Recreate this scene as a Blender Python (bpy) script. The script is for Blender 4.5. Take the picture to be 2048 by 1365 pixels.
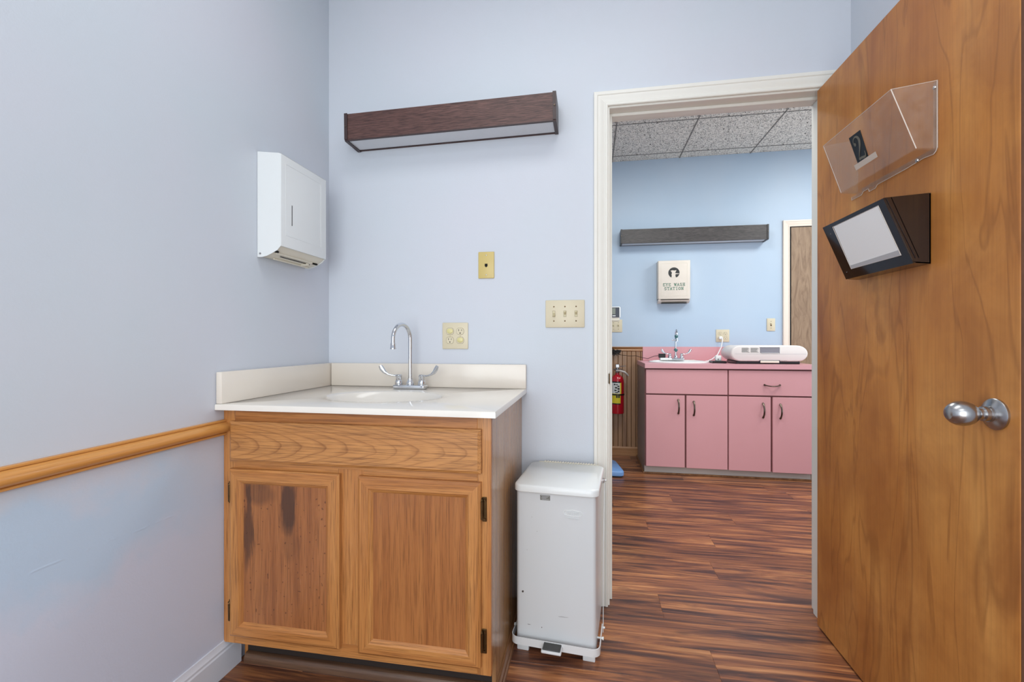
import bpy, bmesh, math, random
from mathutils import Vector, Matrix
random.seed(4)
PI = math.pi
for o in list(bpy.data.objects): bpy.data.objects.remove(o)
S = bpy.context.scene
COL = S.collection

# ------------------------------------------------------------------ camera, light, exposure
FPX, YAW, EYE = 901.09, 9.8675, 1.0879
cd = bpy.data.cameras.new('camera'); cam = bpy.data.objects.new('camera', cd); COL.objects.link(cam)
cd.sensor_fit = 'HORIZONTAL'; cd.sensor_width = 36.0; cd.lens = FPX / 2048 * 36.0
cd.clip_start = 0.02; cd.clip_end = 60
cam.location = (0, 0, EYE); cam.rotation_euler = (PI / 2, 0, math.radians(YAW))
S.camera = cam
S.view_settings.view_transform = 'Standard'; S.view_settings.look = 'None'
S.view_settings.gamma = 1.0; S.view_settings.use_curve_mapping = False
S.view_settings.exposure = 0.0
W = bpy.data.worlds.new('world'); S.world = W; W.use_nodes = True
W.node_tree.nodes['Background'].inputs[0].default_value = (0.8, 0.88, 1, 1)
W.node_tree.nodes['Background'].inputs[1].default_value = 0.3

def area(name, loc, size, power, color=(1, 1, 1), rot=(0, 0, 0), spread=180):
    l = bpy.data.lights.new(name, 'AREA'); l.shape = 'RECTANGLE'; l.size, l.size_y = size
    l.energy = power; l.color = color; l.spread = math.radians(spread)
    o = bpy.data.objects.new(name, l); o.location = loc; o.rotation_euler = rot; COL.objects.link(o); return o
# troffers in the exam room ceiling and in the hall ceiling, plus added fill behind the camera and at the hall end
area('troffer_lamp', (-0.15, 0.85, 2.73), (1.2, 0.6), 8.5, (0.98, 1.0, 0.98))
area('troffer_lamp', (-0.15, -0.9, 2.73), (1.2, 0.6), 11, (0.98, 1.0, 0.98))
area('rear_fill', (-0.1, -1.58, 1.15), (1.8, 2.0), 50, (0.95, 1.0, 1.0), rot=(PI / 2, 0, 0))  # unseen fill, added to brighten the lower walls
area('hall_troffer_lamp', (2.2, 3.0, 2.78), (0.5, 0.9), 34, (0.97, 1.0, 0.98))
area('hall_troffer_lamp', (0.45, 2.75, 2.78), (0.6, 1.0), 26, (0.97, 1.0, 0.98))
area('hall_side_fill', (3.22, 3.2, 1.25), (2.1, 2.2), 24, (0.96, 1.0, 1.0), rot=(0, PI / 2, 0))  # unseen side fill, added to lift the hall ceiling

# ------------------------------------------------------------------ helpers
def srgb(r, g, b):
    f = lambda c: (c / 255 / 12.92) if c / 255 <= .04045 else ((c / 255 + .055) / 1.055) ** 2.4
    return (f(r), f(g), f(b), 1)

class NT:
    def __init__(s, name):
        s.m = bpy.data.materials.new(name); s.m.use_nodes = True; s.t = s.m.node_tree
        s.b = s.t.nodes['Principled BSDF']; s.out = s.t.nodes['Material Output']
    def n(s, typ, **kw):
        x = s.t.nodes.new(typ)
        for k, v in kw.items():
            if k in x.inputs.keys() if isinstance(k, str) else False: pass
            setattr(x, k, v)
        return x
    def l(s, a, b): s.t.links.new(a, b)
    def coord(s, kind='Object', scale=(1, 1, 1), rnd=0.0):
        tc = s.n('ShaderNodeTexCoord'); out = tc.outputs[kind]
        if rnd:
            oi = s.n('ShaderNodeObjectInfo'); m = s.n('ShaderNodeMath', operation='MULTIPLY'); m.inputs[1].default_value = rnd
            s.l(oi.outputs['Random'], m.inputs[0]); v = s.n('ShaderNodeVectorMath', operation='ADD')
            s.l(out, v.inputs[0]); s.l(m.outputs[0], v.inputs[1]); out = v.outputs[0]
        mp = s.n('ShaderNodeMapping'); mp.inputs['Scale'].default_value = scale; s.l(out, mp.inputs[0]); return mp.outputs[0]
    def noise(s, vec, scale=5, detail=4, rough=.5, dist=0):
        x = s.n('ShaderNodeTexNoise'); x.inputs['Scale'].default_value = scale; x.inputs['Detail'].default_value = detail
        x.inputs['Roughness'].default_value = rough; x.inputs['Distortion'].default_value = dist; s.l(vec, x.inputs['Vector']); return x.outputs['Fac']
    def ramp(s, fac, stops, interp='LINEAR'):
        r = s.n('ShaderNodeValToRGB'); r.color_ramp.interpolation = interp; e = r.color_ramp.elements
        while len(e) < len(stops): e.new(.5)
        for i, (p, c) in enumerate(stops):
            e[i].position = p; e[i].color = c if isinstance(c, tuple) else (c, c, c, 1)
        s.l(fac, r.inputs[0]); return r.outputs[0]
    def mix(s, fac, a, b, typ='MIX'):
        x = s.n('ShaderNodeMixRGB', blend_type=typ)
        for k, v in ((0, fac), (1, a), (2, b)):
            if hasattr(v, 'is_output') or isinstance(v, bpy.types.NodeSocket): s.l(v, x.inputs[k])
            else: x.inputs[k].default_value = v
        return x.outputs[0]
    def math(s, op, a, b=None, c=None):
        x = s.n('ShaderNodeMath', operation=op)
        for k, v in enumerate((a, b, c)):
            if v is None: continue
            if isinstance(v, bpy.types.NodeSocket): s.l(v, x.inputs[k])
            else: x.inputs[k].default_value = v
        return x.outputs[0]
    def xyz(s, vec):
        x = s.n('ShaderNodeSeparateXYZ'); s.l(vec, x.inputs[0]); return x.outputs
    def bump(s, h, strength=.2, dist=.002):
        x = s.n('ShaderNodeBump'); x.inputs['Strength'].default_value = strength; x.inputs['Distance'].default_value = dist
        s.l(h, x.inputs['Height']); s.l(x.outputs[0], s.b.inputs['Normal'])
    def set(s, **kw):
        for k, v in kw.items():
            k = {'color': 'Base Color', 'rough': 'Roughness', 'metal': 'Metallic', 'spec': 'Specular IOR Level', 'coat': 'Coat Weight', 'trans': 'Transmission Weight', 'ior': 'IOR'}.get(k, k)
            if isinstance(v, bpy.types.NodeSocket): s.l(v, s.b.inputs[k])
            else: s.b.inputs[k].default_value = v
        return s

def plain(name, c, rough=.5, metal=0, spec=.5, var=.04, scale=8, bump=0, bscale=150, coat=0):
    t = NT(name); v = t.coord(); f = t.noise(v, scale, 3)
    col = t.ramp(f, [(.3, tuple(x * (1 - var) for x in c[:3]) + (1,)), (.7, tuple(min(1, x * (1 + var)) for x in c[:3]) + (1,))])
    t.set(color=col, rough=rough, metal=metal, spec=spec, coat=coat)
    if bump: t.bump(t.noise(v, bscale, 2), bump, .001)
    return t.m

def wall_paint(name, a, b, patches=False):
    t = NT(name); v = t.coord()
    col = t.mix(t.ramp(t.noise(v, 1.3, 3, .55), [(.35, 0.0), (.65, 1.0)]), a, b)
    hgt = t.noise(v, 170, 3, .6)
    if patches:   # touch-up patch, seam of a patched tear, and a low tint against bounce
        p = t.xyz(v); y, z = p[1], p[2]
        ln = t.math('ADD', t.math('MULTIPLY', y, -0.02), .606)          # the tear, nearly level
        d = t.math('SUBTRACT', z, ln)
        wob = t.math('MULTIPLY', t.math('SUBTRACT', t.noise(v, 5, 4, .6), .5), .35)
        band = t.math('ABSOLUTE', t.math('ADD', t.math('SUBTRACT', d, t.math('MULTIPLY', y, .045)), wob))
        m = t.ramp(band, [(.06, 1.0), (.15, 0.0)])
        m2 = t.math('MULTIPLY', m, t.ramp(t.math('MULTIPLY', y, .5), [(.53, 1.0), (.645, 0.0)]))
        low = t.ramp(z, [(.60, 1.0), (.80, 0.0)])
        col = t.mix(t.math('MULTIPLY', low, .8), col, srgb(206, 212, 230))  # lower wall painted paler and bluer to offset red floor bounce
        col = t.mix(t.math('MULTIPLY', m2, .75), col, srgb(184, 208, 230))
        line = t.ramp(t.math('ABSOLUTE', t.math('ADD', d, t.math('MULTIPLY', t.math('SUBTRACT', t.noise(v, 9, 5), .5), .012))), [(.0, 1.0), (.0016, 0.0)])
        lm = t.math('MULTIPLY', line, t.ramp(t.noise(v, 14, 2), [(.47, 0.0), (.55, 1.0)]))
        lm = t.math('MULTIPLY', lm, t.ramp(t.math('MULTIPLY', y, .5), [(.56, 1.0), (.6, 0.0)]))
        hgt = t.math('ADD', hgt, t.math('MULTIPLY', lm, 1.8))
    t.set(color=col, rough=.42, spec=.35)
    t.bump(hgt, .22, .0012); return t.m

def oak(name, light, mid, dark, axis='Z', cath=None, stain=False, rnd=3.0, rough=.38, fine=1.0):
    """oak veneer: pores and streaks along an axis; cath adds nested arches for a flat-sawn board"""
    t = NT(name)
    sc = {'X': (.8, 30, 30), 'Y': (30, .8, 30), 'Z': (30, 30, .8)}[axis]
    sf = {'X': (9, 420, 420), 'Y': (420, 9, 420), 'Z': (420, 420, 9)}[axis]
    v = t.coord(scale=sc, rnd=rnd); vf = t.coord(scale=sf, rnd=rnd); raw = t.coord()
    n1 = t.noise(v, 1.0, 5, .6, .6); nf = t.noise(vf, 1.0, 3, .6)
    col = t.ramp(n1, [(.22, dark), (.45, mid), (.75, light)])
    if cath:
        x0, z0, k, freq = cath; p = t.xyz(raw)
        dz = t.math('SUBTRACT', p[2], z0); wn = t.noise(t.coord(scale=(3, 1, 6)), 1.3, 4, .55)
        u = t.math('ADD', t.math('ADD', p[0], t.math('MULTIPLY', t.math('MULTIPLY', dz, dz), k)), t.math('MULTIPLY', wn, .13))
        ph = t.math('MULTIPLY', u, freq); fr = t.math('FRACT', ph)
        ring = t.ramp(fr, [(0.0, .25), (.6, .05), (.84, .45), (.93, 1.0), (1.0, .25)])
        amt = t.math('MULTIPLY', ring, t.ramp(t.noise(raw, 6, 3), [(.3, .35), (.6, .9)]))
        col = t.mix(t.math('MULTIPLY', amt, .75), t.mix(.55, col, light), dark)
    pore = t.ramp(nf, [(.36, 1.0), (.52, 0.0)])
    col = t.mix(t.math('MULTIPLY', pore, .55 * fine), col, tuple(x * .52 for x in dark[:3]) + (1,))
    flecks = t.ramp(t.noise(vf, 2.2, 1), [(.80, 0.0), (.84, 1.0)])
    col = t.mix(t.math('MULTIPLY', flecks, .35), col, srgb(235, 190, 130))
    if stain:    # dark water stains with a shape of their own on the old varnish
        p = t.xyz(raw); wob = t.math('MULTIPLY', t.math('SUBTRACT', t.noise(t.coord(scale=(60, 60, 9)), 1, 4), .5), .06)
        def blob(cx, cz, rx, rz, a):
            dx = t.math('DIVIDE', t.math('ADD', t.math('SUBTRACT', p[0], cx), wob), rx)
            dz = t.math('DIVIDE', t.math('SUBTRACT', p[2], cz), rz)
            r = t.math('ADD', t.math('MULTIPLY', dx, dx), t.math('MULTIPLY', dz, dz))
            return t.math('MULTIPLY', t.ramp(r, [(.35, 1.0), (1.0, 0.0)]), a)
        tot = t.math('ADD', blob(-.212, .565, .036, .10, .9), t.math('ADD', blob(-.352, .50, .020, .17, .75), t.math('ADD', blob(-.31, .60, .06, .045, .45), blob(-.20, .44, .03, .06, .25))))
        col = t.mix(t.math('MINIMUM', tot, .85), col, srgb(66, 44, 34))
        dots = t.ramp(t.noise(raw, 95, 0), [(.77, 0.0), (.80, 1.0)])
        col = t.mix(t.math('MULTIPLY', dots, .6), col, srgb(60, 30, 20))
    t.set(color=col, rough=rough, spec=.5, coat=.15); t.bump(t.math('SUBTRACT', 1.0, pore), .12, .0006)
    return t.m

# ------------------------------------------------------------------ materials
M = {}
M['wall'] = wall_paint('wall_paint_pale_blue', srgb(201, 208, 217), srgb(205, 208, 218))
M['wall_left'] = wall_paint('wall_paint_pale_blue_patched', srgb(200, 208, 217), srgb(205, 208, 218), True)
M['wall_hall'] = wall_paint('wall_paint_sky_blue', srgb(178, 198, 218), srgb(186, 202, 219))
M['ceil'] = plain('ceiling_paint', srgb(232, 234, 236), .8, bump=.1)
M['trim'] = plain('trim_paint_offwhite', srgb(228, 226, 219), .35, var=.01)
M['trim_hall'] = plain('trim_paint_cream', srgb(232, 218, 204), .4, var=.02)
M['base'] = plain('baseboard_paint_white', srgb(216, 219, 228), .3, var=.02)
OL, OM, OD = srgb(206, 146, 84), srgb(182, 119, 63), srgb(140, 84, 42)
M['oak_v'] = oak('oak_vertical', OL, OM, OD, 'Z')
M['oak_h'] = oak('oak_horizontal', OL, OM, OD, 'X')
M['oak_drawer'] = oak('oak_cathedral', srgb(203, 144, 84), srgb(188, 126, 68), srgb(122, 68, 32), 'X', cath=(0, .757, 62, 13))
M['oak_panel_stained'] = oak('oak_panel_stained', srgb(172, 112, 66), srgb(158, 98, 56), srgb(130, 78, 44), 'Z', stain=True, rnd=0)
M['oak_panel'] = oak('oak_panel', srgb(178, 116, 64), srgb(162, 101, 54), srgb(132, 78, 40), 'Z')
M['oak_side'] = oak('oak_side_panel', srgb(190, 150, 106), srgb(168, 124, 82), srgb(128, 88, 54), 'Z', rough=.22, fine=.6)  # paler oak, reflected sheen put into the colour
M['rail'] = oak('chair_rail_wood', srgb(226, 168, 96), srgb(212, 148, 78), srgb(184, 120, 58), 'Y', fine=.35)
M['shoe'] = oak('shoe_molding_wood', srgb(170, 126, 84), srgb(130, 88, 56), srgb(82, 50, 30), 'Y', fine=.8)
M['kick_shoe'] = oak('toe_kick_shoe_wood', srgb(122, 92, 70), srgb(96, 68, 50), srgb(60, 40, 30), 'X', fine=.8)
M['kick'] = plain('toe_kick_shaded', srgb(40, 30, 26), .7)  # near-black, the shade of the toe space put into the colour
M['wains'] = oak('beadboard_wood', srgb(172, 132, 96), srgb(150, 110, 76), srgb(110, 74, 48), 'Z', fine=.5)
M['wains_h'] = oak('beadboard_cap_wood', srgb(186, 138, 92), srgb(164, 114, 70), srgb(120, 78, 46), 'X', fine=.5)
M['marble'] = plain('cultured_marble', srgb(232, 226, 218), .16, var=.015, scale=4, coat=.3)
M['splash'] = plain('cultured_marble_splash', srgb(226, 217, 206), .2, var=.02, scale=4, coat=.2)
M['caulk'] = plain('caulk', srgb(232, 230, 224), .6)
M['chrome'] = plain('chrome', srgb(214, 217, 222), .08, 1.0, var=.01)
M['chrome_dull'] = plain('brushed_nickel', srgb(176, 176, 178), .27, 1.0, var=.02)
M['brass_old'] = plain('antique_brass', srgb(92, 70, 44), .35, .9, var=.2, scale=60)
M['ivory'] = plain('ivory_plastic', srgb(214, 203, 176), .35, var=.01)
M['ivory_dk'] = plain('ivory_toggle', srgb(206, 196, 160), .3, var=.01)
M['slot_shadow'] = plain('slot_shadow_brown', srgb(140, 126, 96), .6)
M['yellowed'] = plain('yellowed_ivory_plastic', srgb(206, 184, 116), .35, var=.01)
M['cap_yel'] = plain('safety_cap_plastic', srgb(218, 208, 150), .2, var=.01)
M['black'] = plain('black_plastic', srgb(22, 22, 24), .35)
M['gap'] = plain('dark_gap', srgb(14, 13, 13), .9)
M['white_metal'] = plain('white_enamel', srgb(226, 229, 230), .22, var=.012, scale=3, coat=.2)
M['white_plastic'] = plain('white_plastic', srgb(238, 239, 238), .35, var=.01)
M['scale_shell'] = plain('scale_shell_plastic', srgb(226, 218, 214), .35, var=.01)
M['cream'] = plain('cream_plastic', srgb(222, 216, 200), .45, var=.02)
M['beige_disp'] = plain('beige_dispenser', srgb(224, 214, 202), .4, var=.02)
M['pink'] = plain('pink_laminate', srgb(214, 156, 160), .35, var=.015, scale=2)
M['pink_top'] = plain('pink_laminate_top', srgb(217, 160, 166), .3, var=.015, scale=2)
M['pink_gap'] = plain('pink_cabinet_carcass', srgb(120, 74, 72), .6)
M['side_grey'] = plain('cabinet_side_taupe', srgb(146, 128, 118), .45)
M['toe_grey'] = plain('toe_kick_grey', srgb(186, 178, 172), .4, var=.05, scale=3)
M['bronze'] = plain('bronze_pull', srgb(92, 80, 70), .25, .8)
M['porcelain'] = plain('porcelain', srgb(240, 240, 238), .1, var=.01, coat=.4)
M['red'] = plain('red_enamel', srgb(176, 16, 34), .2, var=.02, coat=.4)
M['label_y'] = plain('label_yellow', srgb(224, 204, 40), .5)
M['label_w'] = plain('label_white', srgb(222, 222, 218), .5)
M['paper'] = plain('paper_white', srgb(255, 255, 255), .3, var=0.0)
M['paper_grey'] = plain('paper_grey', srgb(190, 190, 194), .6, var=0.01)
M['ink'] = plain('ink_grey', srgb(120, 120, 116), .6)
M['ink_green'] = plain('ink_green', srgb(70, 128, 106), .6)
M['ink_dark'] = plain('ink_dark', srgb(46, 48, 48), .6)
M['blue_plastic'] = plain('blue_plastic', srgb(112, 152, 204), .35)
M['teal'] = plain('teal_plastic', srgb(60, 110, 112), .3)
M['lcd'] = plain('lcd_grey_green', srgb(110, 116, 104), .2)
M['lcd_off'] = plain('display_recess_grey', srgb(138, 136, 144), .4)
M['navy'] = plain('navy_bezel', srgb(44, 50, 66), .3)
M['tape'] = plain('frosted_tape', srgb(206, 190, 176), .4)
M['numeral'] = plain('numeral_grey', srgb(112, 106, 92), .35)
M['tbar'] = plain('tbar_grey', srgb(140, 137, 131), .5)
M['gasket'] = plain('tbar_shadow_line', srgb(96, 96, 92), .8)
M['ss_dark'] = plain('door_edge_wood', srgb(92, 56, 32), .5, var=.15, scale=20)

# dark smoked acrylic
t = NT('smoked_acrylic'); t.set(color=srgb(30, 17, 13), rough=.06, spec=.6, coat=.5); M['smoke'] = t.m
# clear acrylic: see-through sheet with its own faint body and glossy surface
t = NT('clear_acrylic'); v = t.coord()
tr = t.n('ShaderNodeBsdfTransparent'); tr.inputs[0].default_value = (.96, .95, .94, 1)
gl = t.n('ShaderNodeBsdfGlossy'); gl.inputs['Roughness'].default_value = .07
df = t.n('ShaderNodeBsdfDiffuse'); df.inputs[0].default_value = (.82, .78, .74, 1)
lw = t.n('ShaderNodeLayerWeight'); lw.inputs[0].default_value = .5
fac_ = t.math('ADD', .03, t.math('MULTIPLY', t.math('POWER', lw.outputs['Facing'], 5), .35))
m1 = t.n('ShaderNodeMixShader'); m2 = t.n('ShaderNodeMixShader')
t.l(t.ramp(t.noise(v, 40, 4), [(.3, .05), (.7, .085)]), m1.inputs[0]); t.l(tr.outputs[0], m1.inputs[1]); t.l(df.outputs[0], m1.inputs[2])
t.l(fac_, m2.inputs[0]); t.l(m1.outputs[0], m2.inputs[1]); t.l(gl.outputs[0], m2.inputs[2]); t.l(m2.outputs[0], t.out.inputs[0])
M['clear'] = t.m
t = NT('acrylic_edge_lit'); t.set(color=srgb(226, 214, 204), rough=.2, spec=.6); M['clear_edge'] = t.m  # whitish colour stands in for light caught along the edges
# frosted lens
t = NT('ribbed_lens'); v = t.coord(); p = t.xyz(v)
t.set(color=srgb(214, 218, 224), rough=.25); t.bump(t.math('SINE', t.math('MULTIPLY', p[0], 1500)), .15, .001); M['lens'] = t.m
# birch door veneer: broad vertical figure, blotches and a few dark flames
t = NT('birch_veneer')
v = t.coord(scale=(1, 3.8, .9)); vb = t.coord(scale=(1, 1.0, .8)); vf = t.coord(scale=(1, 150, 4))
a = t.noise(v, 1.3, 5, .5, .7); b = t.noise(vb, 5.5, 5, .6, .3); c = t.noise(vf, 1, 3)
bands = t.ramp(t.noise(t.coord(scale=(1, 7, .28)), 1.0, 3, .6, .5), [(.38, 1.0), (.52, 0.0)])
col = t.ramp(a, [(.28, srgb(166, 100, 46)), (.50, srgb(196, 130, 64)), (.74, srgb(216, 154, 84))])
col = t.mix(t.math('MULTIPLY', t.ramp(b, [(.35, 1.0), (.60, 0.0)]), .5), col, srgb(146, 84, 40))
flame = t.ramp(t.noise(t.coord(scale=(1, 5, .75)), 1.9, 2, .45, 1.1), [(.475, 0.0), (.495, 1.0), (.505, 1.0), (.53, 0.0)])
col = t.mix(t.math('MULTIPLY', flame, .3), col, srgb(112, 62, 30))
col = t.mix(t.math('MULTIPLY', bands, .16), col, srgb(156, 98, 50))
col = t.mix(t.math('MULTIPLY', t.ramp(c, [(.4, 1.0), (.55, 0.0)]), .10), col, srgb(110, 62, 28))
t.set(color=col, rough=.36, spec=.35, coat=.05); t.bump(c, .05, .0005); M['birch'] = t.m
# hall door veneer (grey brown)
t = NT('hall_door_veneer'); v = t.coord(scale=(6, 1, 1.2)); a = t.noise(v, 3.5, 5, .6, 2.2)
t.set(color=t.ramp(a, [(.3, srgb(124, 98, 76)), (.5, srgb(146, 120, 96)), (.7, srgb(158, 132, 106))]), rough=.5); M['hall_door'] = t.m
# fixture woodgrain
def dark_grain(name, a, b, c):
    t = NT(name); v = t.coord(scale=(26, 700, 700)); w = t.coord(scale=(2, 30, 30))
    col = t.mix(t.ramp(t.noise(v, 1, 3), [(.40, 1.0), (.58, 0.0)]), t.ramp(t.noise(w, 1, 4, .6, .8), [(.3, b), (.7, a)]), c)
    t.set(color=col, rough=.45); return t.m
M['walnut'] = dark_grain('walnut_vinyl', srgb(108, 76, 70), srgb(92, 62, 56), srgb(62, 40, 38))
M['ebony'] = dark_grain('ebony_vinyl', srgb(88, 82, 80), srgb(74, 68, 66), srgb(48, 44, 44))
M['cap_dark'] = plain('dark_brown_cap', srgb(62, 46, 46), .4)
M['cap_black'] = plain('black_brown_cap', srgb(46, 42, 42), .4)
# floor planks
t = NT('vinyl_plank'); v = t.coord(scale=(.75, 9, 1), rnd=37.0); v2 = t.coord(scale=(1.5, 50, 1), rnd=23.0); v3 = t.coord(scale=(9, 300, 1), rnd=11.0)
a = t.noise(v, 1.5, 6, .62, 1.5); b = t.noise(v2, 1.0, 4, .6, .5); c = t.noise(v3, 1.0, 2)
s = t.math('ADD', t.math('MULTIPLY', a, .62), t.math('MULTIPLY', b, .38))
col = t.ramp(s, [(.36, srgb(50, 31, 29)), (.43, srgb(84, 55, 46)), (.495, srgb(130, 80, 55)), (.56, srgb(166, 107, 68)), (.68, srgb(212, 150, 98))])
dk = t.ramp(t.noise(t.coord(scale=(1.3, 7, 1), rnd=53.0), 1.7, 4, .6, 1.0), [(.36, 1.0), (.47, 0.0)])
col = t.mix(t.math('MULTIPLY', dk, .55), col, srgb(66, 44, 40))
col = t.mix(t.math('MULTIPLY', t.ramp(c, [(.35, 1.0), (.55, 0.0)]), .3), col, srgb(58, 38, 32))
oi = t.n('ShaderNodeObjectInfo'); hv = t.n('ShaderNodeHueSaturation')
t.l(t.math('ADD', t.math('MULTIPLY', oi.outputs['Random'], .24), .86), hv.inputs['Value']); t.l(col, hv.inputs['Color'])
t.set(color=hv.outputs[0], rough=t.ramp(b, [(.3, .36), (.7, .27)]), spec=.45); t.bump(c, .12, .0006); M['plank'] = t.m
# fissured ceiling tile: pits and short worm-like fissures
t = NT('fissured_tile'); v = t.coord(); vs = t.coord(scale=(1, 1.0, 1))
n = t.noise(v, 55, 3, .6, 2.2); n2 = t.noise(v, 120, 2, .6)
pit = t.math('MAXIMUM', t.ramp(n, [(.39, 1.0), (.44, 0.0)]), t.math('MULTIPLY', t.ramp(n2, [(.35, 1.0), (.40, 0.0)]), .7))
col = t.mix(pit, t.ramp(n2, [(.4, srgb(242, 236, 226)), (.6, srgb(250, 246, 238))]), srgb(92, 90, 86))
t.set(color=col, rough=.9, spec=.1); t.bump(t.math('SUBTRACT', 1.0, pit), .9, .003); M['tile'] = t.m
# enamel with a few chips and scuffs (bin)
t = NT('chipped_enamel'); v = t.coord(); ch = t.ramp(t.noise(v, 30, 5, .75), [(.735, 0.0), (.75, 1.0)])
col = t.mix(ch, srgb(220, 222, 224), srgb(90, 84, 80)); t.set(color=col, rough=.25, coat=.2); M['enamel_chip'] = t.m
t = NT('bin_body_enamel'); v = t.coord(); p = t.xyz(v)
zz = t.ramp(p[2], [(.10, 1.0), (.16, 0.0)]); sc = t.ramp(t.noise(t.coord(scale=(9, 9, 90)), 1, 3), [(.73, 0.0), (.75, 1.0)])
sp = t.ramp(t.noise(v, 60, 0), [(.86, 0.0), (.87, 1.0)])
col = t.mix(t.math('MAXIMUM', t.math('MULTIPLY', zz, sc), sp), srgb(210, 213, 216), srgb(70, 66, 64)); t.set(color=col, rough=.3, coat=.15); M['bin_body'] = t.m
# rubber pad
t = NT('rubber_pad'); v = t.coord(); t.set(color=srgb(74, 74, 74), rough=.8); t.bump(t.noise(v, 400, 2), .6, .002); M['rubber'] = t.m

# ------------------------------------------------------------------ geometry helpers
class B:
    def __init__(s): s.bm = bmesh.new()
    def box(s, x0, x1, y0, y1, z0, z1, bev=0, seg=1, edges=None):
        r = bmesh.ops.create_cube(s.bm, size=1)['verts']
        bmesh.ops.scale(s.bm, vec=(x1 - x0, y1 - y0, z1 - z0), verts=r)
        bmesh.ops.translate(s.bm, vec=((x0 + x1) / 2, (y0 + y1) / 2, (z0 + z1) / 2), verts=r)
        if bev:
            es = list({e for v in r for e in v.link_edges})
            if edges: es = [e for e in es if edges(e)]
            bmesh.ops.bevel(s.bm, geom=es, offset=bev, segments=seg, profile=.5, affect='EDGES')
        return s
    def prism(s, pts, axis, a, b):
        """pts: 2D outline; axis X -> (y,z), Y -> (x,z), Z -> (x,y)"""
        def P(p, c): return {'X': (c, p[0], p[1]), 'Y': (p[0], c, p[1]), 'Z': (p[0], p[1], c)}[axis]
        va = [s.bm.verts.new(P(p, a)) for p in pts]; vb = [s.bm.verts.new(P(p, b)) for p in pts]
        n = len(pts); fs = [s.bm.faces.new(va), s.bm.faces.new(vb[::-1])]
        for i in range(n): fs.append(s.bm.faces.new((va[i], vb[i], vb[(i + 1) % n], va[(i + 1) % n])))
        bmesh.ops.recalc_face_normals(s.bm, faces=fs); return s
    def tube(s, pts, r, seg=12, flat=None, caps=True):
        """swept tube; r number or list; flat = (side width factor, up vector) for blades"""
        pts = [Vector(p) for p in pts]; n = len(pts); rs = r if isinstance(r, (list, tuple)) else [r] * n
        rings = []; up = None
        for i, p in enumerate(pts):
            d = (pts[min(i + 1, n - 1)] - pts[max(i - 1, 0)]).normalized()
            if up is None: up = Vector((0, 0, 1)) if abs(d.z) < .9 else Vector((1, 0, 0))
            u = (up - d * up.dot(d)).normalized(); w = d.cross(u); up = u
            ri = rs[i]; ru, rw = ri if isinstance(ri, tuple) else (ri, ri)
            rings.append([s.bm.verts.new(p + u * ru * math.cos(2 * PI * k / seg) + w * rw * math.sin(2 * PI * k / seg)) for k in range(seg)])
        fs = []
        for a, b in zip(rings, rings[1:]):
            for k in range(seg): fs.append(s.bm.faces.new((a[k], a[(k + 1) % seg], b[(k + 1) % seg], b[k])))
        if caps: fs += [s.bm.faces.new(rings[0][::-1]), s.bm.faces.new(rings[-1])]
        bmesh.ops.recalc_face_normals(s.bm, faces=fs); return s
    def lathe(s, prof, c, axis='Z', seg=32, sc=(1, 1)):
        """prof: (radius, height) along axis from centre c"""
        c = Vector(c); rings = []
        def P(r, h, a):
            x, y = r * sc[0] * math.cos(a), r * sc[1] * math.sin(a)
            return c + {'Z': Vector((x, y, h)), 'Y': Vector((x, h, y)), 'X': Vector((h, x, y))}[axis]
        for r, h in prof:
            rings.append([s.bm.verts.new(P(0, h, 0))] if r < 1e-6 else [s.bm.verts.new(P(r, h, 2 * PI * k / seg)) for k in range(seg)])
        fs = []
        for a, b in zip(rings, rings[1:]):
            for k in range(seg):
                q = (k + 1) % seg
                if len(a) == 1 and len(b) == 1: continue
                if len(a) == 1: fs.append(s.bm.faces.new((a[0], b[q], b[k])))
                elif len(b) == 1: fs.append(s.bm.faces.new((a[k], a[q], b[0])))
                else: fs.append(s.bm.faces.new((a[k], a[q], b[q], b[k])))
        for r in (rings[0], rings[-1]):
            if len(r) > 1: fs.append(s.bm.faces.new(r))
        bmesh.ops.recalc_face_normals(s.bm, faces=fs); return s
    def faces(s, verts, faces):
        vs = [s.bm.verts.new(v) for v in verts]; fs = [s.bm.faces.new([vs[i] for i in f]) for f in faces]
        bmesh.ops.recalc_face_normals(s.bm, faces=fs); return s

def world_of(o):
    m = Matrix.Identity(4)
    while o is not None:
        m = (Matrix.Translation(o.location) @ o.rotation_euler.to_matrix().to_4x4()) @ m; o = o.parent
    return m

def obj(name, b, mat, parent=None, smooth=True, local=False, origin=None, ang=35, label=None):
    """link a builder as one mesh object; coordinates are world ones unless local"""
    bm = b.bm if isinstance(b, B) else b
    bm.verts.ensure_lookup_table()
    if parent is not None and not local: bm.transform(world_of(parent).inverted())
    lo = Vector([min(v.co[i] for v in bm.verts) for i in range(3)]); hi = Vector([max(v.co[i] for v in bm.verts) for i in range(3)])
    if parent is None and origin is None: origin = Vector(((lo.x + hi.x) / 2, (lo.y + hi.y) / 2, lo.z))
    if origin is None: origin = Vector((0, 0, 0))
    origin = Vector(origin); bm.transform(Matrix.Translation(-origin))
    me = bpy.data.meshes.new(name); bm.to_mesh(me); bm.free()
    me.materials.append(mat)
    if smooth:
        me.polygons.foreach_set('use_smooth', [True] * len(me.polygons)); me.update()
        try: me.set_sharp_from_angle(angle=math.radians(ang))
        except Exception: pass
    o = bpy.data.objects.new(name, me); o.location = origin; COL.objects.link(o)
    if parent is not None: o.parent = parent
    if label: o['label'] = label
    return o

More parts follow.
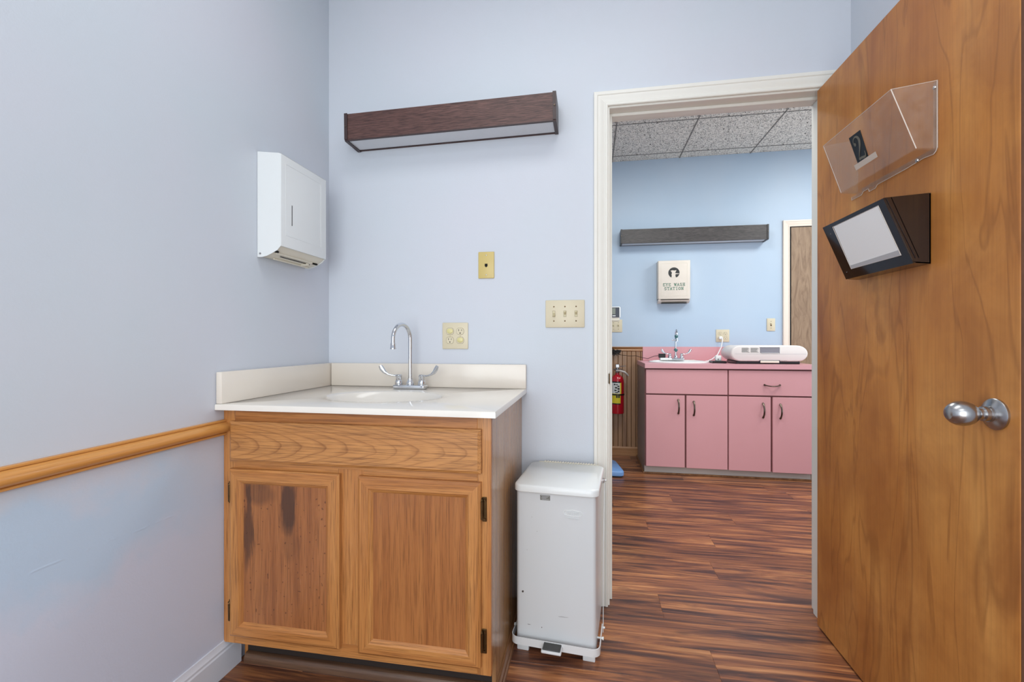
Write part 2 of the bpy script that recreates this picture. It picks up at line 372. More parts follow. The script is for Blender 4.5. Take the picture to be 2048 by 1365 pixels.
def thing(name, label, cat, loc, rotz=0, group=None, roty=0):
    o = bpy.data.objects.new(name, None); o.empty_display_size = .05; COL.objects.link(o)
    o.location = loc; o.rotation_euler = (0, roty, rotz); o['label'] = label; o['category'] = cat
    if group: o['group'] = group
    return o
def tag(o, label, cat, group=None):
    o['label'] = label; o['category'] = cat
    if group: o['group'] = group
    return o
def struct(o, label=None, cat=None):
    o['kind'] = 'structure'
    if label: o['label'] = label
    if cat: o['category'] = cat
    return o
def sempty(name, loc, label, cat):
    o = thing(name, label, cat, loc); o['kind'] = 'structure'; return o
def dup(o, parent, loc):
    c = o.copy(); COL.objects.link(c); c.parent = parent; c.location = loc
    for ch in list(o.children):
        d = ch.copy(); COL.objects.link(d); d.parent = c
    return c
def rrect(x0, x1, y0, y1, r, n=6):
    pts = []
    for cx, cy, a in ((x1 - r, y1 - r, 0), (x0 + r, y1 - r, 90), (x0 + r, y0 + r, 180), (x1 - r, y0 + r, 270)):
        for k in range(n + 1):
            t = math.radians(a + 90 * k / n); pts.append((cx + r * math.cos(t), cy + r * math.sin(t)))
    return pts

# strokes lettering with slab serifs, drawn flat in (x, z); each glyph in a 1 x 1 box
GL = {'E': [[(.2, 0), (.2, 1)], [(.2, 1), (.85, 1)], [(.2, .52), (.7, .52)], [(.2, 0), (.9, 0)], [(.85, 1), (.85, .8)], [(.9, 0), (.9, .2)]],
      'Y': [[(.1, 1), (.5, .45)], [(.9, 1), (.5, .45)], [(.5, .45), (.5, 0)], [(0, 1), (.25, 1)], [(.75, 1), (1, 1)], [(.35, 0), (.65, 0)]],
      'W': [[(.05, 1), (.28, 0)], [(.28, 0), (.5, .9)], [(.5, .9), (.72, 0)], [(.72, 0), (.95, 1)], [(-.05, 1), (.18, 1)], [(.82, 1), (1.05, 1)]],
      'A': [[(.1, 0), (.5, 1)], [(.5, 1), (.9, 0)], [(.26, .35), (.74, .35)], [(0, 0), (.25, 0)], [(.75, 0), (1, 0)]],
      'S': [[(.85, .8), (.7, .97), (.35, 1), (.15, .8), (.25, .6), (.7, .43), (.88, .22), (.7, .02), (.3, 0), (.12, .2)]],
      'H': [[(.2, 0), (.2, 1)], [(.8, 0), (.8, 1)], [(.2, .5), (.8, .5)], [(.05, 0), (.35, 0)], [(.05, 1), (.35, 1)], [(.65, 0), (.95, 0)], [(.65, 1), (.95, 1)]],
      'T': [[(.5, 0), (.5, 1)], [(.05, 1), (.95, 1)], [(.05, 1), (.05, .8)], [(.95, 1), (.95, .8)], [(.35, 0), (.65, 0)]],
      'I': [[(.5, 0), (.5, 1)], [(.3, 1), (.7, 1)], [(.3, 0), (.7, 0)]],
      'O': [[(.5, 0), (.18, .15), (.08, .5), (.18, .85), (.5, 1), (.82, .85), (.92, .5), (.82, .15), (.5, 0)]],
      'N': [[(.2, 0), (.2, 1)], [(.2, 1), (.8, 0)], [(.8, 0), (.8, 1)], [(.05, 0), (.35, 0)], [(.05, 1), (.25, 1)], [(.65, 1), (.95, 1)]],
      'U': [[(.15, 1), (.15, .25), (.35, 0), (.65, 0), (.85, .25), (.85, 1)]],
      'D': [[(.15, 0), (.15, 1), (.6, 1), (.88, .7), (.88, .3), (.6, 0), (.15, 0)]],
      'R': [[(.15, 0), (.15, 1), (.7, 1), (.85, .78), (.7, .52), (.15, .52)], [(.5, .52), (.88, 0)]],
      'C': [[(.88, .8), (.6, 1), (.3, .95), (.1, .6), (.1, .4), (.3, .05), (.6, 0), (.88, .2)]],
      'P': [[(.15, 0), (.15, 1), (.7, 1), (.85, .75), (.7, .48), (.15, .48)]],
      'L': [[(.15, 1), (.15, 0), (.85, 0)]]}
def letters(b, text, cx, z0, h, y, w=.9, th=.13, gap=.22, depth=.0008):
    adv = h * (w + gap); x = cx - adv * len(text) / 2 + h * gap / 2
    for c in text:
        if c != ' ':
            for st in GL[c]:
                for p, q in zip(st, st[1:]):
                    P, Q = Vector((x + p[0] * h * w, z0 + p[1] * h)), Vector((x + q[0] * h * w, z0 + q[1] * h))
                    d = (Q - P).normalized(); n = Vector((-d.y, d.x)) * h * th / 2; P = P - d * h * th / 2.2; Q = Q + d * h * th / 2.2
                    b.prism([P + n, P - n, Q - n, Q + n], 'Y', y, y - depth)
        x += adv
    return b

# ================================================================== STRUCTURE
XL, XR, YB, YR, ZC = -1.182, .968, 1.893, -1.62, 2.74       # exam room
WT = .125; YH = YB + WT                                    # wall thickness, hall face
YF, ZH = 4.41, 2.80                                        # hall far wall, hall ceiling
HX0, HX1 = -1.6, 3.3
JL, JR, JH = .078, .888, 2.045                             # door opening

obj_ = lambda *a, **k: struct(obj(*a, **k))
struct(obj('wall_left', B().box(XL - .1, XL, YR - .1, YB, 0, ZC), M['wall_left'], origin=(XL, 0, 0)), 'pale blue painted left wall with touched-up paint below the rail', 'wall')
struct(obj('wall_right', B().box(XR, XR + .1, YR - .1, YB, 0, ZC), M['wall']), 'pale blue wall behind the open door', 'wall')
struct(obj('wall_rear', B().box(XL, XR, YR - .1, YR, 0, ZC), M['wall']), 'pale blue wall behind the viewer', 'wall')
b = B()
b.box(HX0, JL - .02, YB, YH, 0, ZH); b.box(JR + .02, HX1, YB, YH, 0, ZH); b.box(JL - .02, JR + .02, YB, YH, JH + .02, ZH)
struct(obj('wall_back', b, M['wall'], origin=(0, YB, 0)), 'pale blue wall with the doorway behind the sink', 'wall')
struct(obj('wall_far', B().box(HX0, HX1, YF, YF + .1, 0, ZH), M['wall_hall']), 'sky blue hall wall seen through the doorway', 'wall')
struct(obj('wall_hall_left', B().box(HX0 - .1, HX0, YH, YF, 0, ZH), M['wall_hall']), 'hall wall out of view on the left', 'wall')
struct(obj('wall_hall_right', B().box(HX1, HX1 + .1, YH, YF, 0, ZH), M['wall_hall']), 'hall wall out of view on the right', 'wall')
struct(obj('ceiling', B().box(XL - .1, XR + .1, YR - .1, YB, ZC, ZC + .1), M['ceil']), 'exam room ceiling above the frame', 'ceiling')

# floor: slab with separate planks
fl = sempty('floor', (0, 0, 0), 'dark reddish brown wood plank floor running into the hall', 'floor')
obj('subfloor', B().box(HX0, HX1, YR, YF, -.06, -.004), M['gap'], fl)
RW, PL = .168, 1.22
joint = {3: .286, 4: .413, 5: .98, 6: .285, 7: 1.25, 8: .578, 9: .02, 10: .652, 11: .33, 12: .85, 13: .15, 14: .55, 15: 1.38, 16: .05, 17: .72, 18: .98, 19: .4}
def plank_mesh(L):
    return B().box(0, L, 0, RW, -.004, 0, .0009)
full = None
row0 = 1.342 - 3 * RW
for r in range(-16, 22):
    y = row0 + r * RW
    if y + RW < YR or y > YF: continue
    jx = joint.get(r, random.random() * PL); x = jx - PL * 4
    xa, xb = (XL, XR) if y + RW < YB else (HX0, HX1)
    yb = min(y + RW, YF); ya = max(y, YR)
    if r < -6:   # far behind the viewer, out of every picture: one plank per row is enough
        obj('plank', B().box(xa, xb, ya, yb, -.004, 0, .0009), M['plank'], fl, smooth=False, origin=(xa, ya, 0)); continue
    while x < xb:
        x0, x1 = max(x, xa), min(x + PL, xb)
        if x1 - x0 > .03:
            if abs(x1 - x0 - PL) < 1e-4 and abs(yb - ya - RW) < 1e-4:
                if full is None: full = obj('plank', plank_mesh(PL), M['plank'], fl, smooth=False, local=True); full.location = (x0, y, 0)
                else:
                    o = full.copy(); COL.objects.link(o); o.parent = fl; o.location = (x0, y, 0)
            else: obj('plank', B().box(x0, x1, ya, yb, -.004, 0, .0009), M['plank'], fl, smooth=False, origin=(x0, ya, 0))
        x += PL

# hall ceiling with T-bar grid
hc = sempty('ceiling', (0, 0, ZH), 'suspended hall ceiling of fissured tiles', 'ceiling')
obj('deck', B().box(HX0, HX1, YB, YF, ZH + .03, ZH + .06), M['gasket'], hc)
gx = [.205 + .615 * k for k in range(-3, 6)]; gx = [HX0] + [g for g in gx if HX0 < g < HX1] + [HX1]
gy = [YH, 2.43, 3.045, 3.66, 4.275, YF]
for j in range(len(gy) - 1):
    for i in range(len(gx) - 1):
        x0, x1, y0, y1 = gx[i], gx[i + 1], gy[j], gy[j + 1]
        if x1 - x0 < .02: continue
        o = obj('tile', B().box(x0 + .004, x1 - .004, y0 + .004, y1 - .004, ZH - .001, ZH + .025, .002), M['tile'], hc, smooth=False, origin=((x0 + x1) / 2, (y0 + y1) / 2, 0))
b = B()
for x in gx[1:-1]: obj('grid_tee', B().box(x - .0035, x + .0035, YH, YF, ZH - .004, ZH + .01), M['tbar'], hc)
for y in gy[1:-1]: obj('grid_tee', B().box(HX0, HX1, y - .003, y + .003, ZH - .004, ZH + .01), M['tbar'], hc)

# door frame: jambs, stops and moulded casing
fr = sempty('trim_1', (JL, YB, 0), 'off-white moulded door casing around the doorway', 'door frame')
for n, x0, x1 in (('jamb', JL - .02, JL), ('jamb', JR, JR + .02)): obj(n, B().box(x0, x1, YB, YH, 0, JH + .02, .0015), M['trim'], fr)
obj('head_jamb', B().box(JL, JR, YB, YH, JH, JH + .02, .0015), M['trim'], fr)
obj('stop', B().box(JL, JL + .012, YB + .047, YB + .085, 0, JH, .0015), M['trim'], fr)
obj('stop', B().box(JR - .012, JR, YB + .047, YB + .085, 0, JH, .0015), M['trim'], fr)
obj('head_stop', B().box(JL + .012, JR - .012, YB + .047, YB + .085, JH - .012, JH, .0015), M['trim'], fr)
CW = .057; CR = .007
prof = [(0, 0), (0, .009), (.003, .0115), (.009, .0115), (.012, .009), (.020, .0100), (.032, .0150), (.040, .0150), (.043, .0175), (.0505, .0185), (.056, .0175), (.057, .015), (.057, 0)]
def casing(parent, xa, xb, zt, y, sgn, mat, leg=True, head=True, right=True):
    """mitred casing: left leg, head, right leg; profile offset outward"""
    def seg(path):
        b = B(); rings = []
        for P, out in path: rings.append([b.bm.verts.new((P[0] + out[0] * u, y - sgn * d, P[1] + out[1] * u)) for u, d in prof])
        n = len(prof); fs = []
        for a, c in zip(rings, rings[1:]):
            for k in range(n): fs.append(b.bm.faces.new((a[k], a[(k + 1) % n], c[(k + 1) % n], c[k])))
        fs += [b.bm.faces.new(rings[0]), b.bm.faces.new(rings[-1][::-1])]
        bmesh.ops.recalc_face_normals(b.bm, faces=fs); return b
    if leg: obj('casing_leg', seg([((xa, 0), (-1, 0)), ((xa, zt), (-1, 1))]), mat, parent, ang=25)
    if head: obj('casing_head', seg([((xa, zt), (-1, 1)), ((xb, zt), (1, 1))]), mat, parent, ang=25)
    if right: obj('casing_leg', seg([((xb, 0), (1, 0)), ((xb, zt), (1, 1))]), mat, parent, ang=25)
casing(fr, JL - CR, JR + CR, JH + CR, YB, 1, M['trim'])
casing(fr, JL - CR, JR + CR, JH + CR, YH, -1, M['trim'])
obj('strike_plate', B().box(JL - .002, JL + .0012, YB + .004, YB + .036, .905, .962, .002).box(JL - .004, JL + .001, YB - .008, YB + .005, .912, .955, .002), M['brass_old'], fr, label='dull brass strike plate')

# chair rail, baseboard
rp = [(XL, .832), (XL + .010, .832), (XL + .012, .8305), (XL + .012, .8265), (XL + .009, .8250)] + [(XL + .009 + .019 * math.sin(t_), .8065 + .0155 * math.cos(t_)) for t_ in [PI * (.12 + .76 * k / 12) for k in range(13)]] + [(XL + .009, .7895), (XL + .012, .788), (XL + .012, .7835), (XL + .010, .782), (XL, .782)]
struct(obj('trim_2', B().prism([(p[0], p[1]) for p in rp], 'Y', YR, 1.289), M['rail'], ang=28), 'honey coloured wooden chair rail along the left wall', 'chair rail')
bp_ = [(XL, 0), (XL + .013, 0), (XL + .013, .078), (XL + .0105, .083), (XL + .0105, .090), (XL + .006, .098), (XL + .004, .108), (XL, .108)]
struct(obj('baseboard_left', B().prism(bp_, 'Y', YR, 1.352), M['base'], ang=25), 'white moulded baseboard at the foot of the left wall', 'baseboard')
struct(obj('baseboard_right', B().box(XR - .013, XR, YR, YB - .02, 0, .1, .003), M['base']), 'white baseboard behind the open door', 'baseboard')
struct(obj('baseboard_back', B().box(-.26, .012, YB - .013, YB, 0, .1, .003), M['base']), 'white baseboard behind the waste bin', 'baseboard')

# the open door with its knob
dr = sempty('door_1', (.8865, 1.888, .008), 'open orange-brown birch veneer door with two chart holders on it', 'door')
DX = .8505
obj('door_leaf', B().box(DX, DX + .0355, 1.066, 1.888, .008, 2.040, .0012), M['birch'], dr, smooth=False)
obj('lock_edge_band', B().box(DX + .0012, DX + .0343, 1.0648, 1.0662, .0092, 2.0388), M['ss_dark'], dr, smooth=False, label='dark brown door edge')
KY, KZ = 1.121, .932
obj('knob_rose', B().lathe([(0, 0), (.0335, 0), (.0335, -.004), (.031, -.0065), (.020, -.010), (.0165, -.012), (.0165, -.017), (.0, -.017)], (DX, KY, KZ), 'X', 40), M['chrome_dull'], dr, label='brushed metal rose')
kn = obj('door_knob', B().lathe([(.0155, -.010), (.0155, -.026), (.012, -.028), (.0112, -.033), (.0122, -.036), (.017, -.040), (.0225, -.047), (.0258, -.056), (.0268, -.064), (.0255, -.073), (.0215, -.081), (.0165, -.0865), (.013, -.089), (.0125, -.0893), (0, -.0895)], (DX, KY, KZ), 'X', 40), M['chrome_dull'], dr, label='brushed metal egg-shaped knob')
for z in (.25, 1.02, 1.80): obj('hinge', B().tube([(DX + .0385, 1.893, z - .045), (DX + .0385, 1.893, z + .045)], .006, 10).box(DX + .03, DX + .0365, 1.862, 1.888, z - .044, z + .044), M['brass_old'], dr)

# ================================================================== VANITY CABINET
CF, CX0, CX1, CZ0, CZ1 = 1.29, XL + .001, -.286, .104, .867
vc = thing('vanity_cabinet', 'honey oak vanity cabinet with two panelled doors under the white sink top', 'cabinet', ((CX0 + CX1) / 2, CF, 0))
SM = oak('oak_face_frame', OL, OM, OD, 'Z')
ST = .042
for x0, x1 in ((CX0, CX0 + ST), (CX1 - ST, CX1)): obj('stile', B().box(x0, x1, CF, CF + .019, CZ0, CZ1, .0008), M['oak_v'], vc, origin=((0, 0, 0)))
obj('stile', B().box(-.7625 - .012, -.70 + .012, CF, CF + .019, CZ0 + ST, .690, .0008), M['oak_v'], vc)
for z0, z1 in ((CZ0, CZ0 + ST), (.666, .712), (CZ1 - .045, CZ1)):
    obj('rail', B().box(CX0 + ST, CX1 - ST, CF + .0003, CF + .019, z0, z1, .0008), M['oak_h'], vc)
# sides, back, bottom
sp_ = [(CF + .0195, CZ0 + .022), (CF + .065, CZ0 + .022), (CF + .065, 0), (YB - .003, 0), (YB - .003, CZ1), (CF + .0195, CZ1)]
obj('side_panel', B().prism(sp_, 'X', CX1 - .012, CX1 - .0005), M['oak_side'], vc, smooth=False, label='glossy oak side with pale sheen in its colour')
sp2 = [(CF + .0195, CZ0), (CF + .075, CZ0), (CF + .075, 0), (YB - .003, 0), (YB - .003, CZ1), (CF + .0195, CZ1)]
obj('side_panel', B().prism(sp2, 'X', CX0 + .014, CX0 + .026), M['oak_v'], vc, smooth=False)
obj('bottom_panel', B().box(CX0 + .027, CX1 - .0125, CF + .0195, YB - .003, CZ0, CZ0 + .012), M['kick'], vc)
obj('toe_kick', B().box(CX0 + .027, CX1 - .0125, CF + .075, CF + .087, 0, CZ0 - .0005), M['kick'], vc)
obj('shoe_molding', B().prism([(CF + .054, 0), (CF + .0748, 0), (CF + .0748, .030), (CF + .066, .030), (CF + .060, .026), (CF + .055, .015)], 'X', CX0 + .027, CX1 - .0125), M['kick_shoe'], vc, ang=60)
sm_ = [(CX1, 0), (CX1 + .020, 0), (CX1 + .019, .010), (CX1 + .014, .013), (CX1 + .013, .022), (CX1 + .007, .026), (CX1 + .005, .032), (CX1, .032)]
obj('shoe_molding', B().prism(sm_, 'Y', CF + .05, YB - .02), M['shoe'], vc, ang=20)
def lip(b, x0, x1, z0, z1, y0, y1, e):
    """slab with a coved front lip: back full size, front inset by e on a slope"""
    v = []
    for (y, k) in ((y1, 0), (y0 + .006, 0), (y0, e)):
        v += [(x0 + k, y, z0 + k), (x1 - k, y, z0 + k), (x1 - k, y, z1 - k), (x0 + k, y, z1 - k)]
    f = [(0, 1, 2, 3), (8, 9, 10, 11)]
    for a in (0, 4):
        for k in range(4): f.append((a + k, a + (k + 1) % 4, a + 4 + (k + 1) % 4, a + 4 + k))
    return b.faces(v, f)
obj('drawer_front', lip(B(), -1.147, -.314, .6995, .829, CF - .019, CF - .0005, .009), M['oak_drawer'], vc, smooth=False, label='false drawer front with arched oak grain')
def cab_door(x0, x1, z0, z1, pmat, hinge_side, lab):
    d = obj('door', B().box(x0 + .03, x1 - .03, CF - .009, CF - .0045, z0 + .03, z1 - .03), pmat, vc, smooth=False, label=lab, origin=(0, 0, 0))
    y0, y1, w = CF - .019, CF - .0005, .0435
    def member(n, pts, mat):   # frame member: bevelled outside and sloped toward the panel
        obj(n, pts, mat, d, smooth=False)
    e = .008
    def rail(za, zb, top):
        zo, zi = (zb, za) if top else (za, zb); s = 1 if top else -1
        P = [(y1, zo), (y0 + .006, zo), (y0, zo - s * e), (y0, zi + s * .008), (y0 + .004, zi + s * .004), (y0 + .0045, zi + s * .002), (y0 + .010, zi - s * .004), (y1, zi - s * .004)]
        b = B(); n = len(P); L = []; R = []
        for (yy, zz) in P:
            off = abs(zo - zz) if abs(zo - zz) > w - .02 else abs(zo - zz)
            L.append(b.bm.verts.new((x0 + off, yy, zz))); R.append(b.bm.verts.new((x1 - off, yy, zz)))
        fs = [b.bm.faces.new(L), b.bm.faces.new(R[::-1])] + [b.bm.faces.new((L[k], R[k], R[(k + 1) % n], L[(k + 1) % n])) for k in range(n)]
        bmesh.ops.recalc_face_normals(b.bm, faces=fs); member('door_rail', b, M['oak_h'])
    def stile(xa, xb, right):
        xo, xi = (xb, xa) if right else (xa, xb); s = 1 if right else -1
        P = [(y1, xo), (y0 + .006, xo), (y0, xo - s * e), (y0, xi + s * .008), (y0 + .004, xi + s * .004), (y0 + .0045, xi + s * .002), (y0 + .010, xi - s * .004), (y1, xi - s * .004)]
        b = B(); n = len(P); L = []; R = []
        for (yy, xx) in P:
            off = abs(xo - xx)
            L.append(b.bm.verts.new((xx, yy, z0 + off))); R.append(b.bm.verts.new((xx, yy, z1 - off)))
        fs = [b.bm.faces.new(L), b.bm.faces.new(R[::-1])] + [b.bm.faces.new((L[k], R[k], R[(k + 1) % n], L[(k + 1) % n])) for k in range(n)]
        bmesh.ops.recalc_face_normals(b.bm, faces=fs); member('door_stile', b, M['oak_v'])
    rail(z0, z0 + w, False); rail(z1 - w, z1, True); stile(x0, x0 + w, False); stile(x1 - w, x1, True)
    hx = x1 + .0075 if hinge_side > 0 else x0 - .0065
    for z in (z1 - .08, z0 + .075):
        hb = B()
        hb.tube([(hx - hinge_side * .0045, CF - .012, z - .026), (hx - hinge_side * .0045, CF - .012, z + .026)], .0042, 10)
        hb.box(hx - .006, hx + .008, CF - .004, CF - .0005, z - .036, z + .036, .0015)
        for k in (-1, 1): hb.lathe([(0, -.003), (.003, -.003), (.004, 0)], (hx + .003 * hinge_side, CF - .004, z + k * .028), 'Y', 8)
        hb.lathe([(0, 0), (.003, .001), (.0015, .008), (0, .010)], (hx - hinge_side * .0045, CF - .012, z + .026), 'Z', 8)
        obj('hinge', hb, M['brass_old'], d, label='dark antique brass hinge')
cab_door(-1.147, -.7625, .136, .676, M['oak_panel_stained'], -1, 'left oak door with dark water stains on its panel')
cab_door(-.700, -.3145, .132, .674, M['oak_panel'], 1, 'right oak door with clean panel')

# ================================================================== SINK TOP
TZ = .8865
tx0, tx1, ty0, ty1 = XL + .001, -.266, 1.254, YB - .001
bcx, bcy, bra, brb = -.745, 1.55, .215, .158
ct = thing('sink_countertop', 'off-white one-piece sink top with oval basin on the oak cabinet', 'countertop', (bcx, bcy, CZ1))
b = B(); angs = sorted(set([2 * PI * k / 96 for k in range(96)] + [math.atan2(y - bcy, x - bcx) % (2 * PI) for x in (tx0, tx1) for y in (ty0, ty1)]))
def edge_pt(a):
    c, s_ = math.cos(a), math.sin(a); t_ = 9
    if c > 1e-9: t_ = min(t_, (tx1 - bcx) / c)
    if c < -1e-9: t_ = min(t_, (tx0 - bcx) / c)
    if s_ > 1e-9: t_ = min(t_, (ty1 - bcy) / s_)
    if s_ < -1e-9: t_ = min(t_, (ty0 - bcy) / s_)
    return bcx + c * t_, bcy + s_ * t_
rings = []
def ring_edge(inset, z):
    r = []
    for a in angs:
        x, y = edge_pt(a); x = min(max(x, tx0 + inset), tx1 - inset); y = min(max(y, ty0 + inset), ty1 - inset); r.append(b.bm.verts.new((x, y, z)))
    return r
rings.append(ring_edge(.0, CZ1 + .0005)); rings.append(ring_edge(.0, TZ - .004)); rings.append(ring_edge(.0012, TZ - .001)); rings.append(ring_edge(.004, TZ))
for k, dz in ((1.16, 0), (1.05, -.0005), (1.0, -.003), (.965, -.010), (.92, -.026), (.85, -.052), (.74, -.082), (.58, -.106), (.4, -.119), (.2, -.125), (.1, -.126)):
    r = []
    for a in angs:
        ex = math.cos(a) * bra; ey = math.sin(a) * brb; n_ = 1
        r.append(b.bm.verts.new((bcx + ex * k, bcy + ey * k, TZ + dz)))
    rings.append(r)
n = len(angs); fs = []
for p, q in zip(rings, rings[1:]):
    for k in range(n): fs.append(b.bm.faces.new((p[k], p[(k + 1) % n], q[(k + 1) % n], q[k])))
fs.append(b.bm.faces.new(rings[-1]))
bmesh.ops.recalc_face_normals(b.bm, faces=fs)
obj('basin_top', b, M['marble'], ct, ang=30)
obj('backsplash', B().box(XL + .0235, tx1, YB - .021, YB - .001, TZ, .9885, .003, 2), M['splash'], ct)
obj('side_splash', B().box(XL + .001, XL + .0225, 1.258, YB - .001, TZ, .9885, .003, 2), M['splash'], ct)
obj('drain', B().lathe([(0, .001), (.010, .001), (.018, .003), (.022, .002), (.022, 0)], (bcx, bcy, TZ - .126), 'Z', 24), M['chrome'], ct, label='chrome drain')

# gooseneck faucet with wrist-blade handles
def faucet(x, y, z, label, name='faucet', spout_dir=-101, sc=1.0, adapters=False):
    f = thing(name, label, 'faucet', (x, y, z))
    def o(n, b, m, **k): return obj(n, b, m, f, local=True, **k)
    o('base_plate', B().box(-.070, .070, -.024, .024, 0, .017, .006, 3), M['chrome'])
    for s in (-1, 1):
        o('valve_body', B().lathe([(.0155, .015), (.0165, .018), (.0165, .030), (.0145, .034), (.0125, .036), (.0125, .048), (.0135, .050), (.0135, .056), (.010, .060), (0, .061)], (s * .051, 0, 0), 'Z', 20), M['chrome'])
        pts = [(s * .050, 0, .054), (s * .064, -.002, .0545), (s * .080, -.006, .056), (s * .096, -.010, .061), (s * .110, -.014, .071), (s * .120, -.017, .085), (s * .126, -.019, .098)]
        rr = [(.0055, .006), (.0042, .0055), (.0034, .0055), (.0045, .0055), (.0080, .005), (.0105, .0045), (.0075, .0035)]
        o('blade_handle', B().tube(pts, rr, 14), M['chrome'])
    o('spout_base', B().lathe([(.0150, .015), (.0165, .020), (.0165, .027), (.0125, .033), (.0105, .040), (.0105, .046)], (0, 0, 0), 'Z', 20), M['chrome'])
    a = math.radians(spout_dir); dx, dy = math.cos(a), math.sin(a); R = .060; zt = .209
    pts = [(0, 0, .03), (0, 0, .12), (0, 0, zt)] + [(dx * R * (1 - math.cos(t)), dy * R * (1 - math.cos(t)), zt + R * math.sin(t)) for t in [PI * k / 18 for k in range(1, 19)]] + [(dx * 2 * R, dy * 2 * R, zt - .018)]
    o('spout', B().tube(pts, .0082, 16), M['chrome'])
    ex, ey = dx * 2 * R, dy * 2 * R
    o('aerator', B().lathe([(.0092, 0), (.0105, -.002), (.0105, -.016), (.0118, -.019), (.0118, -.024), (.008, -.0245)], (ex, ey, zt - .016), 'Z', 20), M['chrome'])
    if adapters:
        o('eyewash_cap', B().lathe([(.0, -.0), (.013, -.001), (.016, -.008), (.013, -.02), (.008, -.03), (0, -.032)], (ex - .004, ey, zt + .015), 'Z', 14), M['teal'], label='teal eyewash cap')
        o('diverter', B().tube([(ex + .012, ey, zt - .03), (ex - .032, ey, zt - .03), (ex - .04, ey, zt - .026)], [.005, .005, .009], 10), M['chrome'])
        o('eyewash_cap', B().tube([(-.002, -.06, .085), (-.022, -.065, .098)], [.014, .012], 12), M['teal'], label='teal eyewash cap')
    return f
faucet(-.749, 1.80, TZ, 'chrome gooseneck faucet with wing handles behind the oval basin')

# ================================================================== PAPER TOWEL DISPENSER
py0, py1 = 1.441, 1.716
dsp = thing('paper_towel_dispenser', 'white metal paper towel dispenser on the left wall above the sink', 'dispenser', (XL, (py0 + py1) / 2, 1.39))
side = [(XL + .001, 1.771), (XL + .086, 1.760), (XL + .096, 1.756), (XL + .096, 1.430), (XL + .080, 1.413), (XL + .058, 1.402), (XL + .038, 1.394), (XL + .018, 1.390), (XL + .001, 1.391)]
def shell(pts, y):  return [Vector((p[0], y, p[1])) for p in pts]
b = B()
b.prism([(XL + .001, 1.771), (XL + .086, 1.760), (XL + .096, 1.756), (XL + .0945, 1.7535), (XL + .085, 1.757), (XL + .001, 1.768)], 'Y', py0 + .002, py1 - .002)      # top
b.prism(side, 'Y', py0, py0 + .0022); b.prism(side, 'Y', py1 - .0022, py1)                                                                        # cheeks
obj('housing', b, M['white_metal'], dsp, smooth=False)
fx = XL + .0965
obj('front_cover', B().box(fx - .003, fx, py0 - .0005, py1 + .0005, 1.427, 1.7575, .0028, 3), M['white_metal'], dsp)
rc = B()
for z0, z1, y0, y1 in ((1.728, 1.7295, py0 + .025, py1 - .035), (1.47, 1.4715, py0 + .025, py1 - .035), (1.4715, 1.728, py0 + .025, py0 + .0262), (1.4715, 1.728, py1 - .0362, py1 - .035)):
    rc.box(fx - .0005, fx + .0007, y0, y1, z0, z1)
obj('pressed_outline', rc, M['white_metal'], dsp, smooth=False)
obj('window_slot', B().box(fx - .001, fx + .0006, 1.4985, 1.5015, 1.513, 1.588), M['gap'], dsp, label='narrow dark level slot')
obj('tray', B().prism([(XL + .002, 1.3955), (XL + .02, 1.3945), (XL + .040, 1.3985), (XL + .060, 1.4065), (XL + .078, 1.4175), (XL + .092, 1.432), (XL + .092, 1.436), (XL + .002, 1.436)], 'Y', py0 + .004, py1 - .004), M['cream'], dsp, label='cream underside of the dispenser')
obj('tray_lip', B().box(XL + .024, XL + .030, py0 + .05, py1 - .02, 1.389, 1.397, .002).box(XL + .060, XL + .066, py0 + .015, py1 - .02, 1.402, 1.410, .002).box(XL + .03, XL + .06, py1 - .07, py1 - .06, 1.392, 1.403), M['cream'], dsp)
obj('dispensing_gap', B().box(XL + .050, XL + .0535, py0 + .055, py1 - .045, 1.3985, 1.4005).box(XL + .066, XL + .074, py0 + .002, py0 + .018, 1.406, 1.412).box(XL + .060, XL + .066, py1 - .045, py1 - .012, 1.402, 1.408), M['gap'], dsp, label='dark opening in the underside')
obj('pivot_screw', B().lathe([(0, -.002), (.003, -.002), (.004, 0)], (XL + .012, py0, 1.403), 'Y', 12), M['chrome_dull'], dsp)

